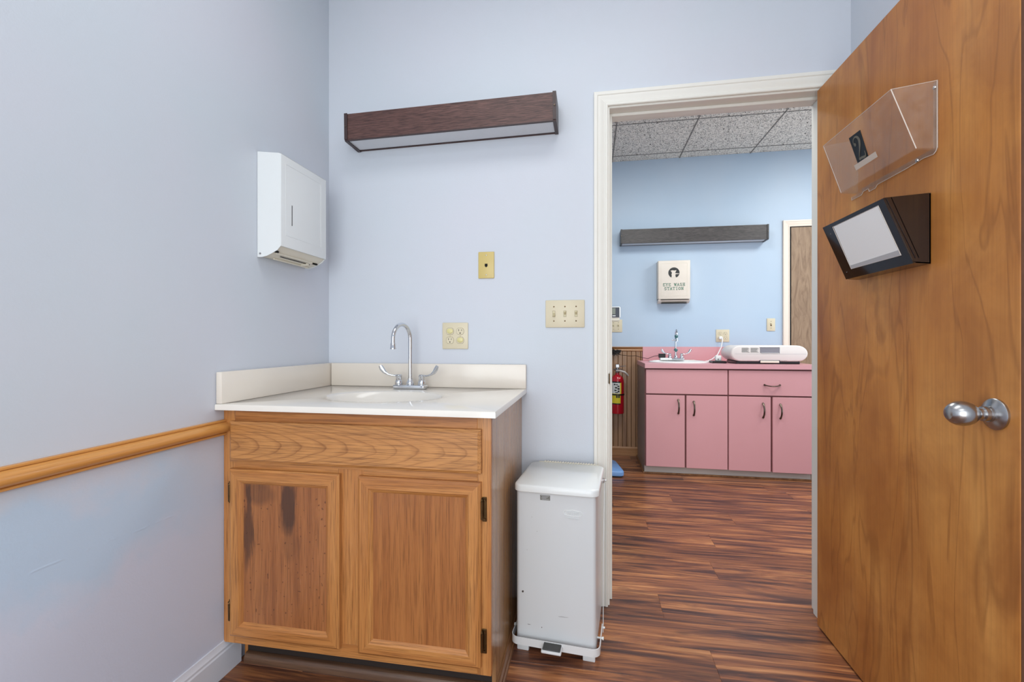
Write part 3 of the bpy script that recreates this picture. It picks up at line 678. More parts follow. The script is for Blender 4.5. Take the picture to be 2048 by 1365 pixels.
# ================================================================== WALL LIGHT FIXTURES
def wall_light(name, label, x0, x1, z0, z1, y, dep, tilt, wood, cap):
    cx = (x0 + x1) / 2
    f = thing(name, label, 'light fixture', (cx, y, (z0 + z1) / 2), roty=tilt)
    L = (x1 - x0) / 2; H = (z1 - z0) / 2; e = .014; k = dep / .12
    def o(n, b, m, **kw): return obj(n, b, m, f, local=True, **kw)
    o('housing', B().box(-L + .003, L - .003, -dep + .0035, -dep + .009, -H + .003, H - .002).box(-L + .003, L - .003, -dep + .009, -.001, H - .006, H - .002).box(-L + .003, L - .003, -.005, -.001, -H, H - .006), wood, smooth=False, label='woodgrain vinyl front')
    o('bottom_rim', B().box(-L + .003, L - .003, -dep + .0025, -dep + .0125, -H - .001, -H + .0028, .0005).box(-L + .003, L - .003, -.012, -.001, -H + .001, -H + .0035, .0005), cap)
    o('diffuser', B().box(-L + .012, L - .012, -dep + .0126, -.0125, -H + .002, -H + .008, .0015), M['lens'], label='pale ribbed diffuser')
    for s in (-1, 1):
        xa, xb = (-L, -L + e) if s < 0 else (L - e, L)
        pr = [(-dep, H), (0, H), (0, -H - .002), (-.008, -H - .004), (-dep * .25, -H - .004), (-dep + .004, -H - .001), (-dep - .001, -H + .008)]
        xo = -L if s < 0 else L
        cb = B().prism(pr, 'X', xo, xo - s * .003)                                    # cheek
        cb.box(min(xo, xo - s * e), max(xo, xo - s * e), -dep - .001, -dep + .002, -H + .004, H)   # front return
        cb.box(min(xo, xo - s * e), max(xo, xo - s * e), -dep + .004, -.002, -H - .003, -H + .001)
        o('end_cap', cb, cap, smooth=False)
        o('screw', B().lathe([(0, -.0035), (.0035, -.003), (.0042, 0)], (xo - s * e / 2, -dep, .002), 'Y', 12), M['bronze'])
    return f
wall_light('wall_light_fixture', 'brown woodgrain wall light bar above the sink', -1.036, -.132, 1.951, 2.066, YB, .12, math.radians(-.72), M['walnut'], M['cap_dark'])
wall_light('wall_light_fixture', 'dark grey woodgrain light bar on the hall wall over the pink counter', .277, 1.547, 1.989, 2.121, YF, .12, math.radians(.3), M['ebony'], M['cap_black'])

# ================================================================== WALL PLATES
def plate(t, w, h, mat): return obj('plate', B().box(-w / 2, w / 2, -.0055, -.0005, -h / 2, h / 2, .0028, 2), mat, t, local=True)
def screws(t, pts, mat):
    for x, z in pts: obj('screw', B().lathe([(0, -.0072), (.0022, -.0068), (.0032, -.0052)], (x, 0, z), 'Y', 10), mat, t, local=True, label=None)
def toggle(t, x, up, mat, slot):
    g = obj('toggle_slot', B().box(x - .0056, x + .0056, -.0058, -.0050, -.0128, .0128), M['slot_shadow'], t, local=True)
    obj('toggle_base', B().box(x - .0046, x + .0046, -.0064, -.0056, -.0118, .0118, .0008), slot, t, local=True)
    s = 1 if up else -1
    obj('toggle', B().tube([(x, -.004, 0), (x, -.010, s * .004), (x, -.0165, s * .0085)], [(.0062, .0058), (.0056, .0054), (.0046, .0046)], 4), mat, t, local=True, smooth=False)
def receptacle(t, x, z, cap=False, plugged=False):
    r = obj('receptacle', B().prism([(x + .0168 * math.cos(a) * 1.0, z + max(-.0138, min(.0138, .0168 * math.sin(a)))) for a in [2 * PI * k / 32 for k in range(32)]], 'Y', -.0052, -.0068), M['ivory'], t, local=True, smooth=False)
    g = B()
    for k in range(32):
        a0, a1 = 2 * PI * k / 32, 2 * PI * (k + 1) / 32
        P = lambda a, q: (x + q * math.cos(a), z + max(-.0138 * q / .0168, min(.0138 * q / .0168, q * math.sin(a))))
        g.prism([P(a0, .0168), P(a1, .0168), P(a1, .0176), P(a0, .0176)], 'Y', -.0054, -.0061)
    obj('socket_outline', g, M['brass_old'], r, local=True, smooth=False)
    s = B()
    if not cap: s.box(x - .0075, x - .0055, -.0073, -.0066, z + .001, z + .009).box(x + .0055, x + .0073, -.0073, -.0066, z + .002, z + .008)
    s.lathe([(0, -.0073), (.0026, -.0073), (.0026, -.0066)], (x, 0, z - .0075), 'Y', 10)
    obj('slots', s, M['gap'], r, local=True, smooth=False)
    if cap: obj('safety_cap', B().lathe([(0, -.0118), (.010, -.0115), (.0135, -.0095), (.0142, -.0068)], (x, 0, z + .001), 'Y', 24, (1, .8)), M['cap_yel'], r, local=True, label='pale yellow safety cap')
    return r
t = thing('outlet_plate', 'ivory double outlet plate with two safety caps on the wall by the faucet', 'outlet', (-.5795, YB, 1.1105))
plate(t, .1157, .1143, M['ivory'])
receptacle(t, -.023, .0195, True); receptacle(t, .023, .0195); receptacle(t, -.023, -.0195); receptacle(t, .023, -.0195, True)
screws(t, ((-.023, 0), (.023, 0)), M['ivory_dk'])
t = thing('switch_plate', 'ivory triple light switch plate beside the door casing', 'light switch', (-.1045, YB, 1.2015))
plate(t, .162, .1143, M['ivory'])
for x, up in ((-.046, False), (0, True), (.046, True)):
    toggle(t, x, up, M['ivory_dk'], M['brass_old'] if False else M['ivory_dk'])
    screws(t, ((x, .030), (x, -.030)), M['brass_old'])
t = thing('phone_jack_plate', 'yellowed phone jack plate on the wall below the light bar', 'wall plate', (-.441, YB, 1.4145))
plate(t, .070, .1143, M['yellowed'])
obj('jack', B().box(-.006, .006, -.0065, -.005, -.006, .0055).box(-.003, .003, -.0066, -.005, -.009, -.006), M['gap'], t, local=True, label='small black jack opening')
screws(t, ((0, .042), (0, -.042)), M['chrome_dull'])

# ================================================================== WASTE BIN (local frame: front-left corner of the body, floor)
wb = thing('waste_bin', 'white enamelled step-on waste bin between the cabinet and the doorway', 'waste bin', (-.2575, 1.566, 0), rotz=math.radians(-4.9))
def o_(n, b, m, par=None, **k): return obj(n, b, m, par or wb, local=True, **k)
BW, BD = .277, .298
o_('body', B().prism(rrect(0, BW, 0, BD, .014, 5), 'Z', .030, .566), M['bin_body'], ang=40)
for x in (.002, BW - .045):
    for y in (.004, BD - .03): o_('foot', B().box(x, x + .042, y, y + .026, 0, .031, .003, 2), M['enamel_chip'])
lb = B()
rings = []
for ins, z in ((.002, .562), (0, .564), (0, .580), (.0015, .5845), (.005, .587)):
    rings.append([lb.bm.verts.new((x, y, z)) for x, y in rrect(-.008 + ins, BW + .011 - ins, -.012 + ins, BD + .006 - ins, .030 - ins, 8)])
n = len(rings[0]); fs = []
for p, q in zip(rings, rings[1:]):
    for k in range(n): fs.append(lb.bm.faces.new((p[k], p[(k + 1) % n], q[(k + 1) % n], q[k])))
fs += [lb.bm.faces.new(rings[-1]), lb.bm.faces.new(rings[0][::-1])]; bmesh.ops.recalc_face_normals(lb.bm, faces=fs)
o_('lid', lb, M['white_metal'], ang=40)
hb = B(); hb.tube([(.022, BD + .0075, .5865), (BW - .012, BD + .0075, .5865)], .0016, 8)
for k in range(20): hb.tube([(.045 + k * .0105, BD + .0085, .586), (.051 + k * .0105, BD + .0085, .590)], .0034, 8)
o_('piano_hinge', hb, M['cream'])
def band(offx, offy, z0, z1, ylen):
    """U strap: front with rounded corners, arms running back along both sides"""
    r = .024; path = [(-offx, ylen)]
    path += [(-offx + r - r * math.cos(a), -offy + r - r * math.sin(a)) for a in [PI / 2 * k / 6 for k in range(7)]]
    path += [(BW + offx - r + r * math.sin(a), -offy + r - r * math.cos(a)) for a in [PI / 2 * k / 6 for k in range(7)]]
    path += [(BW + offx, ylen)]
    b = B(); R = []
    for i, p in enumerate(path):
        a = Vector(path[max(0, i - 1)]); c = Vector(path[min(len(path) - 1, i + 1)]); d = (c - a).normalized(); nn = Vector((-d.y, d.x)) * .0012
        z_off = 0
        R.append([b.bm.verts.new((p[0] + nn.x, p[1] + nn.y, z0)), b.bm.verts.new((p[0] + nn.x, p[1] + nn.y, z1)), b.bm.verts.new((p[0] - nn.x, p[1] - nn.y, z1)), b.bm.verts.new((p[0] - nn.x, p[1] - nn.y, z0))])
    fs = []
    for p, q in zip(R, R[1:]):
        for k in range(4): fs.append(b.bm.faces.new((p[k], p[(k + 1) % 4], q[(k + 1) % 4], q[k])))
    fs += [b.bm.faces.new(R[0]), b.bm.faces.new(R[-1][::-1])]; bmesh.ops.recalc_face_normals(b.bm, faces=fs); return b
ped = o_('pedal_strap', band(.013, .022, .036, .062, .125), M['enamel_chip'])
o_('pedal', B().box(.100, .168, -.062, -.022, .046, .056, .004, 2), M['enamel_chip'])
o_('pedal_pad', B().box(.104, .164, -.058, -.018, .0555, .0600, .0015), M['rubber'], label='black ribbed rubber pad')
for x, s in ((-.013, -1), (BW + .013, 1)):
    o_('pivot_bolt', B().tube([(x - s * .013, .062, .050), (x + s * .006, .062, .050)], .0032, 8).tube([(x + s * .004, .062, .050), (x + s * .009, .062, .050)], .0055, 8), M['white_metal'])
    o_('pivot_bolt', B().tube([(x - s * .002, .120, .052), (x + s * .010, .120, .052)], .0035, 8).box(x - .001 + s * .004, x + .001 + s * .004, .113, .127, .038, .066), M['white_metal'])
o_('lift_rod', B().tube([(BW + .017, .122, .052), (BW + .017, .127, .30), (BW + .017, .200, .560)], .0013, 6), M['white_metal'])
o_('lid_lever', B().box(BW + .006, BW + .017, .185, .215, .553, .566, .002).tube([(BW + .012, .2, .560), (BW + .024, .2, .560)], .003, 8), M['chrome_dull'])
o_('lid_lever', B().tube([(-.006, .205, .553), (-.016, .205, .553)], .0045, 8), M['brass_old'])
o_('warning_sticker', B().box(.086, .121, -.0006, .0001, .536, .5535), M['ink'], label='small grey printed sticker under the lid')
tx_ = B()
for k in range(4): tx_.box(.089 + (k % 2) * .004, .118 - (k % 3) * .005, -.0010, -.0005, .5505 - k * .004, .5517 - k * .004)
o_('sticker_print', tx_, M['paper_grey'])
em = B(); cx, cz = .199, .500
for sc_ in (1.0, .8):
    hexp = [(-.032, 0), (-.028, .007), (0, .0115), (.028, .007), (.032, 0), (.028, -.007), (0, -.0115), (-.028, -.007)]
    for p, q in zip(hexp, hexp[1:] + hexp[:1]):
        em.tube([(cx + p[0] * sc_, -.0003, cz + p[1] * sc_), (cx + q[0] * sc_, -.0003, cz + q[1] * sc_)], .0012, 6)
letters(em, 'UNITED', cx, cz - .0035, .007, .0001, w=.85, th=.18, gap=.15, depth=.0020)
letters(em, 'RECEPTACLE', cx, cz - .0195, .0036, .0001, w=.9, th=.2, gap=.3, depth=.0014)
o_('embossed_emblem', em, M['white_metal'], smooth=False, label='raised emblem with lettering stamped in the front')

# ================================================================== CHART HOLDERS ON THE DOOR
def sheet(b, P, th=.0022):
    """thin sheet from a quad given as 4 points"""
    P = [Vector(p) for p in P]; n = (P[1] - P[0]).cross(P[3] - P[0]).normalized() * th
    b.faces([p for p in P] + [p + n for p in P], [(0, 1, 2, 3), (4, 7, 6, 5), (0, 4, 5, 1), (1, 5, 6, 2), (2, 6, 7, 3), (3, 7, 4, 0)]); return b
D0 = DX - .0008
ch = thing('chart_holder', 'clear acrylic chart holder with a black number 2 sticker on the open door', 'chart holder', (D0, 1.45, 1.557))
ya, yb, xt, xb_, zt_, zb_, zd = 1.2835, 1.618, .747, .803, 1.723, 1.570, 1.562
obj('front_panel', sheet(B(), [(xt, ya, zt_), (xt, yb, zt_), (xb_, yb + .008, zb_), (xb_, ya, zb_)], .0025), M['clear'], ch, smooth=False)
obj('side_panel', sheet(B(), [(D0, ya, 1.736), (xt, ya, zt_), (xb_, ya, zb_), (D0, ya, zd + .004)], .0025), M['clear'], ch, smooth=False)
obj('side_panel', sheet(B(), [(D0, yb, 1.736), (xt, yb, zt_), (xb_, yb + .008, zb_), (D0, yb + .004, zd + .004)], -.0025), M['clear'], ch, smooth=False)
obj('bottom_panel', sheet(B(), [(xb_, ya, zb_), (xb_, yb + .008, zb_), (D0, yb + .008, zd + .003), (D0, ya, zd + .003)], .0025), M['clear'], ch, smooth=False)
fl_ = [(ya, 1.736), (ya + .012, 1.736), (ya + .012, zd + .01), (yb - .02, zd + .01), (yb - .02, zd), (1.655, zd), (1.655, zd - .010), (1.60, zd - .010), (1.592, zd - .002), (1.565, zd - .002), (1.560, zd - .012), (1.53, zd - .012), (1.52, zd - .004), (1.40, zd - .004), (1.39, zd - .001), (1.33, zd - .001), (ya + .012, zd - .005), (ya + .003, zd), (ya, zd + .008)]
obj('mounting_flange', B().prism([(p[0], p[1]) for p in fl_], 'X', D0 - .0022, D0), M['clear'], ch, smooth=False)
eb = B()
for pts in ([(D0 - .001, ya, 1.736), (D0 - .001, ya, zd + .008), (D0 - .001, ya + .004, zd), (D0 - .001, ya + .012, zd - .005), (D0 - .001, 1.33, zd - .001), (D0 - .001, 1.40, zd - .004), (D0 - .001, 1.52, zd - .004), (D0 - .001, 1.53, zd - .012), (D0 - .001, 1.56, zd - .012), (D0 - .001, 1.565, zd - .002), (D0 - .001, 1.592, zd - .002), (D0 - .001, 1.60, zd - .010), (D0 - .001, 1.655, zd - .010), (D0 - .001, 1.655, zd)],
            [(D0, ya, 1.736), (xt, ya, zt_)], [(xt, ya, zt_), (xt, yb, zt_)]):
    eb.tube(pts, .0009, 5)
eb.tube([(xb_, yb + .008, zb_), (xt, yb, zt_)], .0007, 5)
obj('lit_edge', eb, M['clear_edge'], ch)
eb = B().tube([(xt, ya, zt_), (xb_, ya, zb_)], .0013, 6); obj('corner_bend', eb, M['clear_edge'], ch)
for z, y in ((1.722, ya + .007),): obj('screw', B().lathe([(0, -.005), (.004, -.004), (.005, -.002)], (D0, y, z), 'X', 12), M['chrome'], ch)
for y in (1.352,): obj('screw', B().lathe([(0, -.005), (.004, -.004), (.005, -.002)], (D0, y, zd - .001 + .003), 'X', 12), M['chrome'], ch)
def onfront(y, s_, off=.0012, top=(xt, zt_), bot=(xb_, zb_)):
    """point on the sloping front, s_ = 0 at the top edge and 1 at the bottom edge"""
    x = top[0] + (bot[0] - top[0]) * s_; z = top[1] + (bot[1] - top[1]) * s_
    L = math.hypot(bot[0] - top[0], bot[1] - top[1]); nx, nz = (bot[1] - top[1]) / L, -(bot[0] - top[0]) / L
    return Vector((x + nx * off, y, z + nz * off))
def fpoly(b, pts, off, th=.0006, **k):
    A = [onfront(y, s_, off, **k) for y, s_ in pts]; C = [onfront(y, s_, off + th, **k) for y, s_ in pts]; n = len(A)
    b.faces(A + C, [tuple(range(n)), tuple(range(2 * n - 1, n - 1, -1))] + [(i, (i + 1) % n, n + (i + 1) % n, n + i) for i in range(n)]); return b
obj('number_sticker', fpoly(B(), [(1.488, .21), (1.432, .215), (1.443, .735), (1.4945, .71)], .0032), M['black'], ch, smooth=False, label='black sticker')
obj('tape', fpoly(B(), [(1.409, .69), (1.409, .79), (1.512, .79), (1.512, .69)], .0040, .0003), M['tape'], ch, smooth=False, label='frosted adhesive tape')
# ornate numeral: ball, swelling stem, flat foot  (u to the right of the reader = -y, v up)
def num(u, v): return (1.4635 - .0006 - u, .475 - v / .163)
b = B()
def stroke(path, off=.0042):
    for (p, wp), (q, wq) in zip(path, path[1:]):
        P, Q = Vector(p), Vector(q); d = (Q - P).normalized(); nn = Vector((-d.y, d.x)); P = P - d * .0003; Q = Q + d * .0003
        fpoly(b, [num(*(P + nn * wp)), num(*(P - nn * wp)), num(*(Q - nn * wq)), num(*(Q + nn * wq))], off)
stroke([((-.012, .012), .002), ((-.0145, .018), .0008), ((-.0135, .026), .0009), ((-.008, .032), .0013), ((0, .0345), .0018), ((.008, .0325), .003), ((.0125, .026), .0042), ((.0125, .018), .0044), ((.008, .008), .0036), ((.001, -.003), .0022), ((-.007, -.013), .0014), ((-.013, -.022), .0010), ((-.0165, -.031), .0010)])
stroke([((-.0165, -.0285), .0028), ((-.006, -.0275), .0032), ((.004, -.0295), .0034), ((.012, -.030), .003), ((.0155, -.026), .0014), ((.0175, -.016), .0006)], .0046)
fpoly(b, [num(-.0105 + .0048 * math.cos(a), .0155 + .0048 * math.sin(a)) for a in [2 * PI * k / 14 for k in range(14)]], .0042)
obj('numeral', b, M['numeral'], ch, smooth=False, label='grey ornate figure 2')

# dark holder
dh = thing('chart_holder', 'dark smoked plastic chart holder with blank white sheet below the clear one', 'chart holder', (D0, 1.46, 1.285))
ya, yb, xt, xb_, zt_, zb_, zd = 1.3065, 1.615, .7455, .814, 1.457, 1.2875, 1.284
TP, BT = (xt, zt_), (xb_, zb_)
pr = [(D0, 1.464), (xt, zt_), (xb_ - .004, zb_ + .006), (xb_ + .004, zb_ - .001), (D0, zd)]
obj('near_side', B().prism(pr, 'Y', ya, ya + .003), M['smoke'], dh, smooth=False)
obj('far_side', B().prism(pr, 'Y', yb - .003, yb), M['smoke'], dh, smooth=False)
obj('front_panel', sheet(B(), [(xt, ya + .001, zt_), (xt, yb - .001, zt_), (xb_, yb - .001, zb_), (xb_, ya + .001, zb_)], .003), M['smoke'], dh, smooth=False)
obj('bottom_panel', B().prism([(xb_ - .002, zb_), (D0, zd), (D0, zd + .003), (xb_, zb_ + .003)], 'Y', ya, yb), M['smoke'], dh, smooth=False)
obj('back_panel', B().box(D0 - .003, D0, ya, yb, zd + .0005, 1.462), M['smoke'], dh, smooth=False)
obj('edge_rib', B().tube([(xt + .004, ya - .001, zt_ - .001), (xb_ + .002, ya - .001, zb_ + .012)], .0014, 6).tube([(xt + .016, ya - .001, zt_ + .0005), (xb_ + .010, ya - .001, zb_ + .012)], .0012, 6), M['smoke'], dh)
kw = dict(top=TP, bot=BT)
obj('paper_insert', fpoly(B(), [(1.556, .07), (1.337, .07), (1.3365, .835), (1.5605, .835)], .0032, .0004, **kw), M['paper'], dh, smooth=False, label='blank white sheet')
obj('insert_fold', fpoly(B(), [(1.560, .785), (1.3365, .765), (1.3365, .842), (1.5605, .842)], .0037, .0004, **kw), M['paper_grey'], dh, smooth=False, label='grey lower edge of the sheet')
b = B()
for (p, q) in (((1.5605, .065), (1.3345, .065)), ((1.5605, .065), (1.5625, .845)), ((1.5625, .845), (1.3345, .845)), ((1.3345, .845), (1.3345, .065))):
    b.tube([onfront(*p, .0036, **kw), onfront(*q, .0036, **kw)], .0007, 5)
obj('window_edge', b, M['clear_edge'], dh)
for y, s_ in ((1.585, .16), (1.592, .88)): obj('rivet', B().lathe([(0, -.002), (.0014, -.0015), (.0016, 0)], onfront(y, s_, .003, **kw), 'X', 8), M['chrome_dull'], dh)

# ================================================================== HALL: wainscot, door, cabinet run
wn = sempty('trim_3', (.2, YF, 0), 'stained beadboard wainscot with cap rail beside the pink cabinets', 'wainscot')
x = -.6
while x < .484:
    w = .0385; x1 = min(x + w, .4835)
    obj('board', B().box(x, x1, YF - .012, YF - .003, .08, 1.000, .003), M['wains'], wn, smooth=False, origin=(0, 0, 0)); x += w + .0025
obj('backing', B().box(-.6, .484, YF - .003, YF, .08, 1.0), M['gap'], wn)
obj('cap_rail', B().prism([(YF, 1.034), (YF - .030, 1.034), (YF - .032, 1.028), (YF - .024, 1.020), (YF - .020, 1.008), (YF - .023, 1.000), (YF - .016, .990), (YF, .990)], 'X', -.6, .4845), M['wains_h'], wn, ang=25)
obj('base_rail', B().prism([(YF, 0), (YF - .020, 0), (YF - .020, .072), (YF - .014, .084), (YF, .084)], 'X', -.6, .44), M['wains_h'], wn, ang=25)

d2 = sempty('door_2', (2.1, YF, 0), 'grey-brown veneer hall door beyond the pink counter', 'door')
obj('door_leaf', B().box(1.771, 2.55, YF - .010, YF - .0005, .01, 2.105), M['hall_door'], d2, smooth=False)
t3 = sempty('trim_4', (1.76, YF, 0), 'cream casing around the hall door', 'door frame')
casing(t3, 1.760, 2.56, 2.113, YF, 1, M['trim_hall'])
obj('door_stop_line', B().box(1.760, 1.771, YF - .008, YF - .0005, 0, 2.113).box(1.771, 2.56, YF - .008, YF - .0005, 2.105, 2.113), M['gap'], t3)

PC = thing('pink_base_cabinet', 'pink laminate base cabinet with four doors and two drawer fronts in the hall', 'cabinet', (1.07, 3.80, 0))
PX0, PX1, PF = .438, 1.703, 3.82
obj('carcass', B().box(PX0 + .013, PX1 - .013, PF, PF + .016, .075, .866).box(PX0 + .013, PX1 - .013, PF + .016, YF - .034, .075, .090).box(PX0 + .013, PX1 - .013, YF - .034, YF - .026, .075, .866), M['pink_gap'], PC, smooth=False)
obj('side_panel', B().prism([(PF - .002, .068), (PF + .045, .068), (PF + .045, 0), (YF - .032, 0), (YF - .032, .866), (PF - .002, .866)], 'X', PX0, PX0 + .013), M['side_grey'], PC, smooth=False, label='taupe side panel')
obj('side_panel', B().prism([(PF - .002, .068), (PF + .045, .068), (PF + .045, 0), (YF - .022, 0), (YF - .022, .866), (PF - .002, .866)], 'X', PX1 - .013, PX1), M['side_grey'], PC, smooth=False)
obj('face_edge', B().box(PX0, PX1, PF - .0025, PF - .0003, .068, .866), M['pink_gap'], PC, smooth=False)
obj('toe_kick', B().box(PX0 + .0005, PX1 - .02, PF + .020, PF + .030, .006, .074), M['toe_grey'], PC, smooth=False, label='pale grey toe kick')
obj('shoe_molding', B().box(PX0 - .004, PX1, PF + .012, PF + .020, 0, .014, .002), M['shoe'], PC)
obj('shoe_molding', B().box(PX0 - .012, PX0 - .0005, PF + .012, YF - .034, 0, .014, .002), M['shoe'], PC)
def front(n, x0, x1, z0, z1): return obj(n, B().box(x0, x1, PF - .021, PF - .003, z0, z1, .0012), M['pink'], PC, smooth=False)
front('drawer_front', .447, 1.068, .662, .856)
df_ = front('drawer_front', 1.077, 1.697, .662, .856)
doors = [front('door', a, c, z0, .650) for a, c, z0 in ((.447, .746, .071), (.759, 1.068, .069), (1.077, 1.383, .067), (1.397, 1.697, .065))]
def pull(par, x, z, vertical=True):
    L = .055; pts = []
    for k in range(13):
        u = -1 + 2 * k / 12; bow = .027 * (1 - abs(u) ** 2.4); c = u * L
        pts.append((x, PF - .021 - .002 - bow, z + c) if vertical else (x + c, PF - .021 - .002 - bow, z - bow * .3))
    rr = [(.0055, .0090) if k in (0, 12) else (.0045, .0070) if k in (1, 11) else (.0042, .0062) for k in range(13)]
    b = B().tube(pts, rr, 10)
    for u in (-1, 1):
        c = u * L; q = (x, PF - .0235, z + c) if vertical else (x + c, PF - .0235, z)
        b.lathe([(0, -.003), (.0065, -.002), (.0075, .0025)], q, 'Y', 12)
    obj('handle', b, M['bronze'], par, label='curved dark metal pull')
for d_, x, z in ((doors[0], .697, .560), (doors[1], .815, .548), (doors[2], 1.328, .545), (doors[3], 1.452, .541)): pull(d_, x, z)
pull(df_, 1.393, .745, False)

PT = .905
pt = thing('pink_countertop', 'pink laminate countertop with backsplash along the hall wall', 'countertop', (1.07, 3.8, .868))
scx, scy, sra, srb = .745, 4.075, .245, .205
b = B(); X0, X1, Y0, Y1 = .436, 1.715, 3.785, YF - .001
# slab with an oval cut-out for the drop-in basin
angs = sorted(set([2 * PI * k / 64 for k in range(64)] + [math.atan2(y - scy, x - scx) % (2 * PI) for x in (X0, X1) for y in (Y0, Y1)])); R = []
def ept(a):
    c, s_ = math.cos(a), math.sin(a); t_ = 9
    if c > 1e-9: t_ = min(t_, (X1 - scx) / c)
    if c < -1e-9: t_ = min(t_, (X0 - scx) / c)
    if s_ > 1e-9: t_ = min(t_, (Y1 - scy) / s_)
    if s_ < -1e-9: t_ = min(t_, (Y0 - scy) / s_)
    return scx + c * t_, scy + s_ * t_
for kind, z in (('i', .868), ('o', .868), ('o', PT), ('i', PT)):
    R.append([b.bm.verts.new((*(ept(a) if kind == 'o' else (scx + math.cos(a) * (sra - .02), scy + math.sin(a) * (srb - .02))), z)) for a in angs])
n = len(angs); fs = []
for i in range(4):
    p, q = R[i], R[(i + 1) % 4]
    for k in range(n): fs.append(b.bm.faces.new((p[k], p[(k + 1) % n], q[(k + 1) % n], q[k])))
bmesh.ops.recalc_face_normals(b.bm, faces=fs)
obj('slab', b, M['pink_top'], pt, smooth=False)
obj('backsplash', B().box(.485, 1.70, YF - .021, YF - .001, PT, 1.034, .002), M['pink_top'], pt, smooth=False)
sk = obj('drop_in_basin', B().lathe([(.245, 0), (.246, .004), (.240, .010), (.226, .013), (.214, .011), (.206, .002), (.200, -.030), (.180, -.095), (.12, -.14), (.04, -.15), (0, -.15)], (scx, scy, PT + .0003), 'Z', 64, (1, srb / sra)), M['porcelain'])
tag(sk, 'white oval drop-in basin set in the pink counter', 'sink')
faucet(.757, 4.245, PT + .0115, 'chrome faucet with teal eyewash caps at the white oval basin', spout_dir=-96, adapters=True)

# baby scale on the counter
bs = thing('baby_scale', 'white rounded baby scale lying on the pink counter', 'scale', (1.38, 3.99, PT))
def pill(x0, x1, z0, z1, n=10):
    r = (z1 - z0) / 2; cz = (z0 + z1) / 2
    P = [(x1 - r * 1.25 + r * 1.25 * math.cos(a), cz + r * math.sin(a)) for a in [-PI / 2 + PI * k / n for k in range(n + 1)]]
    P += [(x0 + r * 1.25 + r * 1.25 * math.cos(a), cz + r * math.sin(a)) for a in [PI / 2 + PI * k / n for k in range(n + 1)]]
    return P
b = B(); rings = []
for y, ins in ((3.858, .012), (3.852, .007), (3.8505, .004)): pass
for y, ins in ((3.850, .012), (3.853, .004), (3.862, 0), (4.12, 0), (4.135, .006), (4.142, .02)):
    rings.append([b.bm.verts.new((x, y, z)) for x, z in pill(1.105 + ins, 1.672 - ins, PT + .020 + ins, PT + .148 - ins)])
n = len(rings[0]); fs = []
for p, q in zip(rings, rings[1:]):
    for k in range(n): fs.append(b.bm.faces.new((p[k], p[(k + 1) % n], q[(k + 1) % n], q[k])))
fs += [b.bm.faces.new(rings[0]), b.bm.faces.new(rings[-1][::-1])]; bmesh.ops.recalc_face_normals(b.bm, faces=fs)
obj('shell', b, M['scale_shell'], bs, ang=50)
obj('base', B().box(1.15, 1.615, 3.855, 4.12, PT + .001, PT + .024, .004), M['black'], bs, label='black underside with feet')
obj('display_recess', B().box(1.322, 1.466, 3.8485, 3.853, PT + .088, PT + .133, .002), M['lcd_off'], bs, label='grey display recess')
obj('display_lip', B().box(1.332, 1.457, 3.8465, 3.851, PT + .086, PT + .0885).box(1.319, 1.469, 3.8465, 3.851, PT + .133, PT + .1365).box(1.466, 1.469, 3.8465, 3.851, PT + .084, PT + .133), M['white_plastic'], bs)
obj('front_latch', B().box(1.325, 1.462, 3.846, 3.852, PT + .010, PT + .028, .002), M['cream'], bs)
obj('latch_outline', B().box(1.320, 1.467, 3.8485, 3.853, PT + .028, PT + .0315).box(1.320, 1.323, 3.8485, 3.853, PT + .014, PT + .028).box(1.464, 1.467, 3.8485, 3.853, PT + .014, PT + .028), M['navy'], bs)
lb_ = B()
for gx0, gx1 in ((1.188, 1.246), (1.254, 1.314)):
    for k in range(7): lb_.box(gx0, gx1 - (k * 7 % 5) * .004, 3.8488, 3.8502, PT + .093 + k * .0055, PT + .0955 + k * .0055)
obj('printed_label', lb_, M['ink'], bs, smooth=False, label='small grey printed instructions')
obj('side_seam', B().box(1.135, 1.66, 3.8492, 3.8502, PT + .0805, PT + .0818), M['paper_grey'], bs, smooth=False)
db = B()
for k in range(5): db.box(1.475 + k * .009, 1.479 + k * .009, 3.8488, 3.8502, PT + .026, PT + .029)
obj('print_dots', db, M['ink'], bs, smooth=False)

ad = thing('power_adapter', 'white plug adapter with black brick at the left end of the baby scale', 'adapter', (1.06, 4.0, PT))
obj('plug_block', B().box(1.030, 1.075, 3.99, 4.03, PT + .018, PT + .062, .006, 2), M['white_plastic'], ad)
obj('cable_tray', B().box(.99, 1.10, 3.93, 4.05, PT + .0005, PT + .017, .004), M['black'], ad)
obj('contact', B().box(1.046, 1.052, 3.988, 3.991, PT + .026, PT + .036), M['gap'], ad)

# cords and small parts on the counter
wc = B().tube([(1.186, YF - .010, 1.118), (1.186, YF - .035, 1.118), (1.182, YF - .05, 1.09), (1.168, YF - .06, 1.03), (1.13, YF - .09, .965), (1.07, YF - .14, PT + .02), (1.02, YF - .20, PT + .006), (.96, YF - .24, PT + .005), (.985, YF - .30, PT + .005), (1.02, 4.075, PT + .005)], .0045, 8)
tag(obj('white_power_cord', wc, M['white_plastic']), 'white power cord from the hall outlet down to the pink counter', 'cord')
wc2 = B().tube([(.935, 4.31, PT + .006), (.945, 4.34, PT + .005), (.90, 4.37, PT + .005), (.84, 4.375, PT + .005)], .004, 8)
tag(obj('white_data_cord', wc2, M['white_plastic']), 'thin white cable lying across the counter behind the basin', 'cord')
tag(obj('black_adapter', B().box(.610, .668, 4.24, 4.275, PT + .032, PT + .068, .002), M['black']), 'small black power adapter left of the hall faucet', 'adapter')
tag(obj('white_box', B().box(.618, .688, 4.20, 4.285, PT + .012, PT + .0315, .003), M['white_plastic']), 'small white box under the black adapter', 'box')
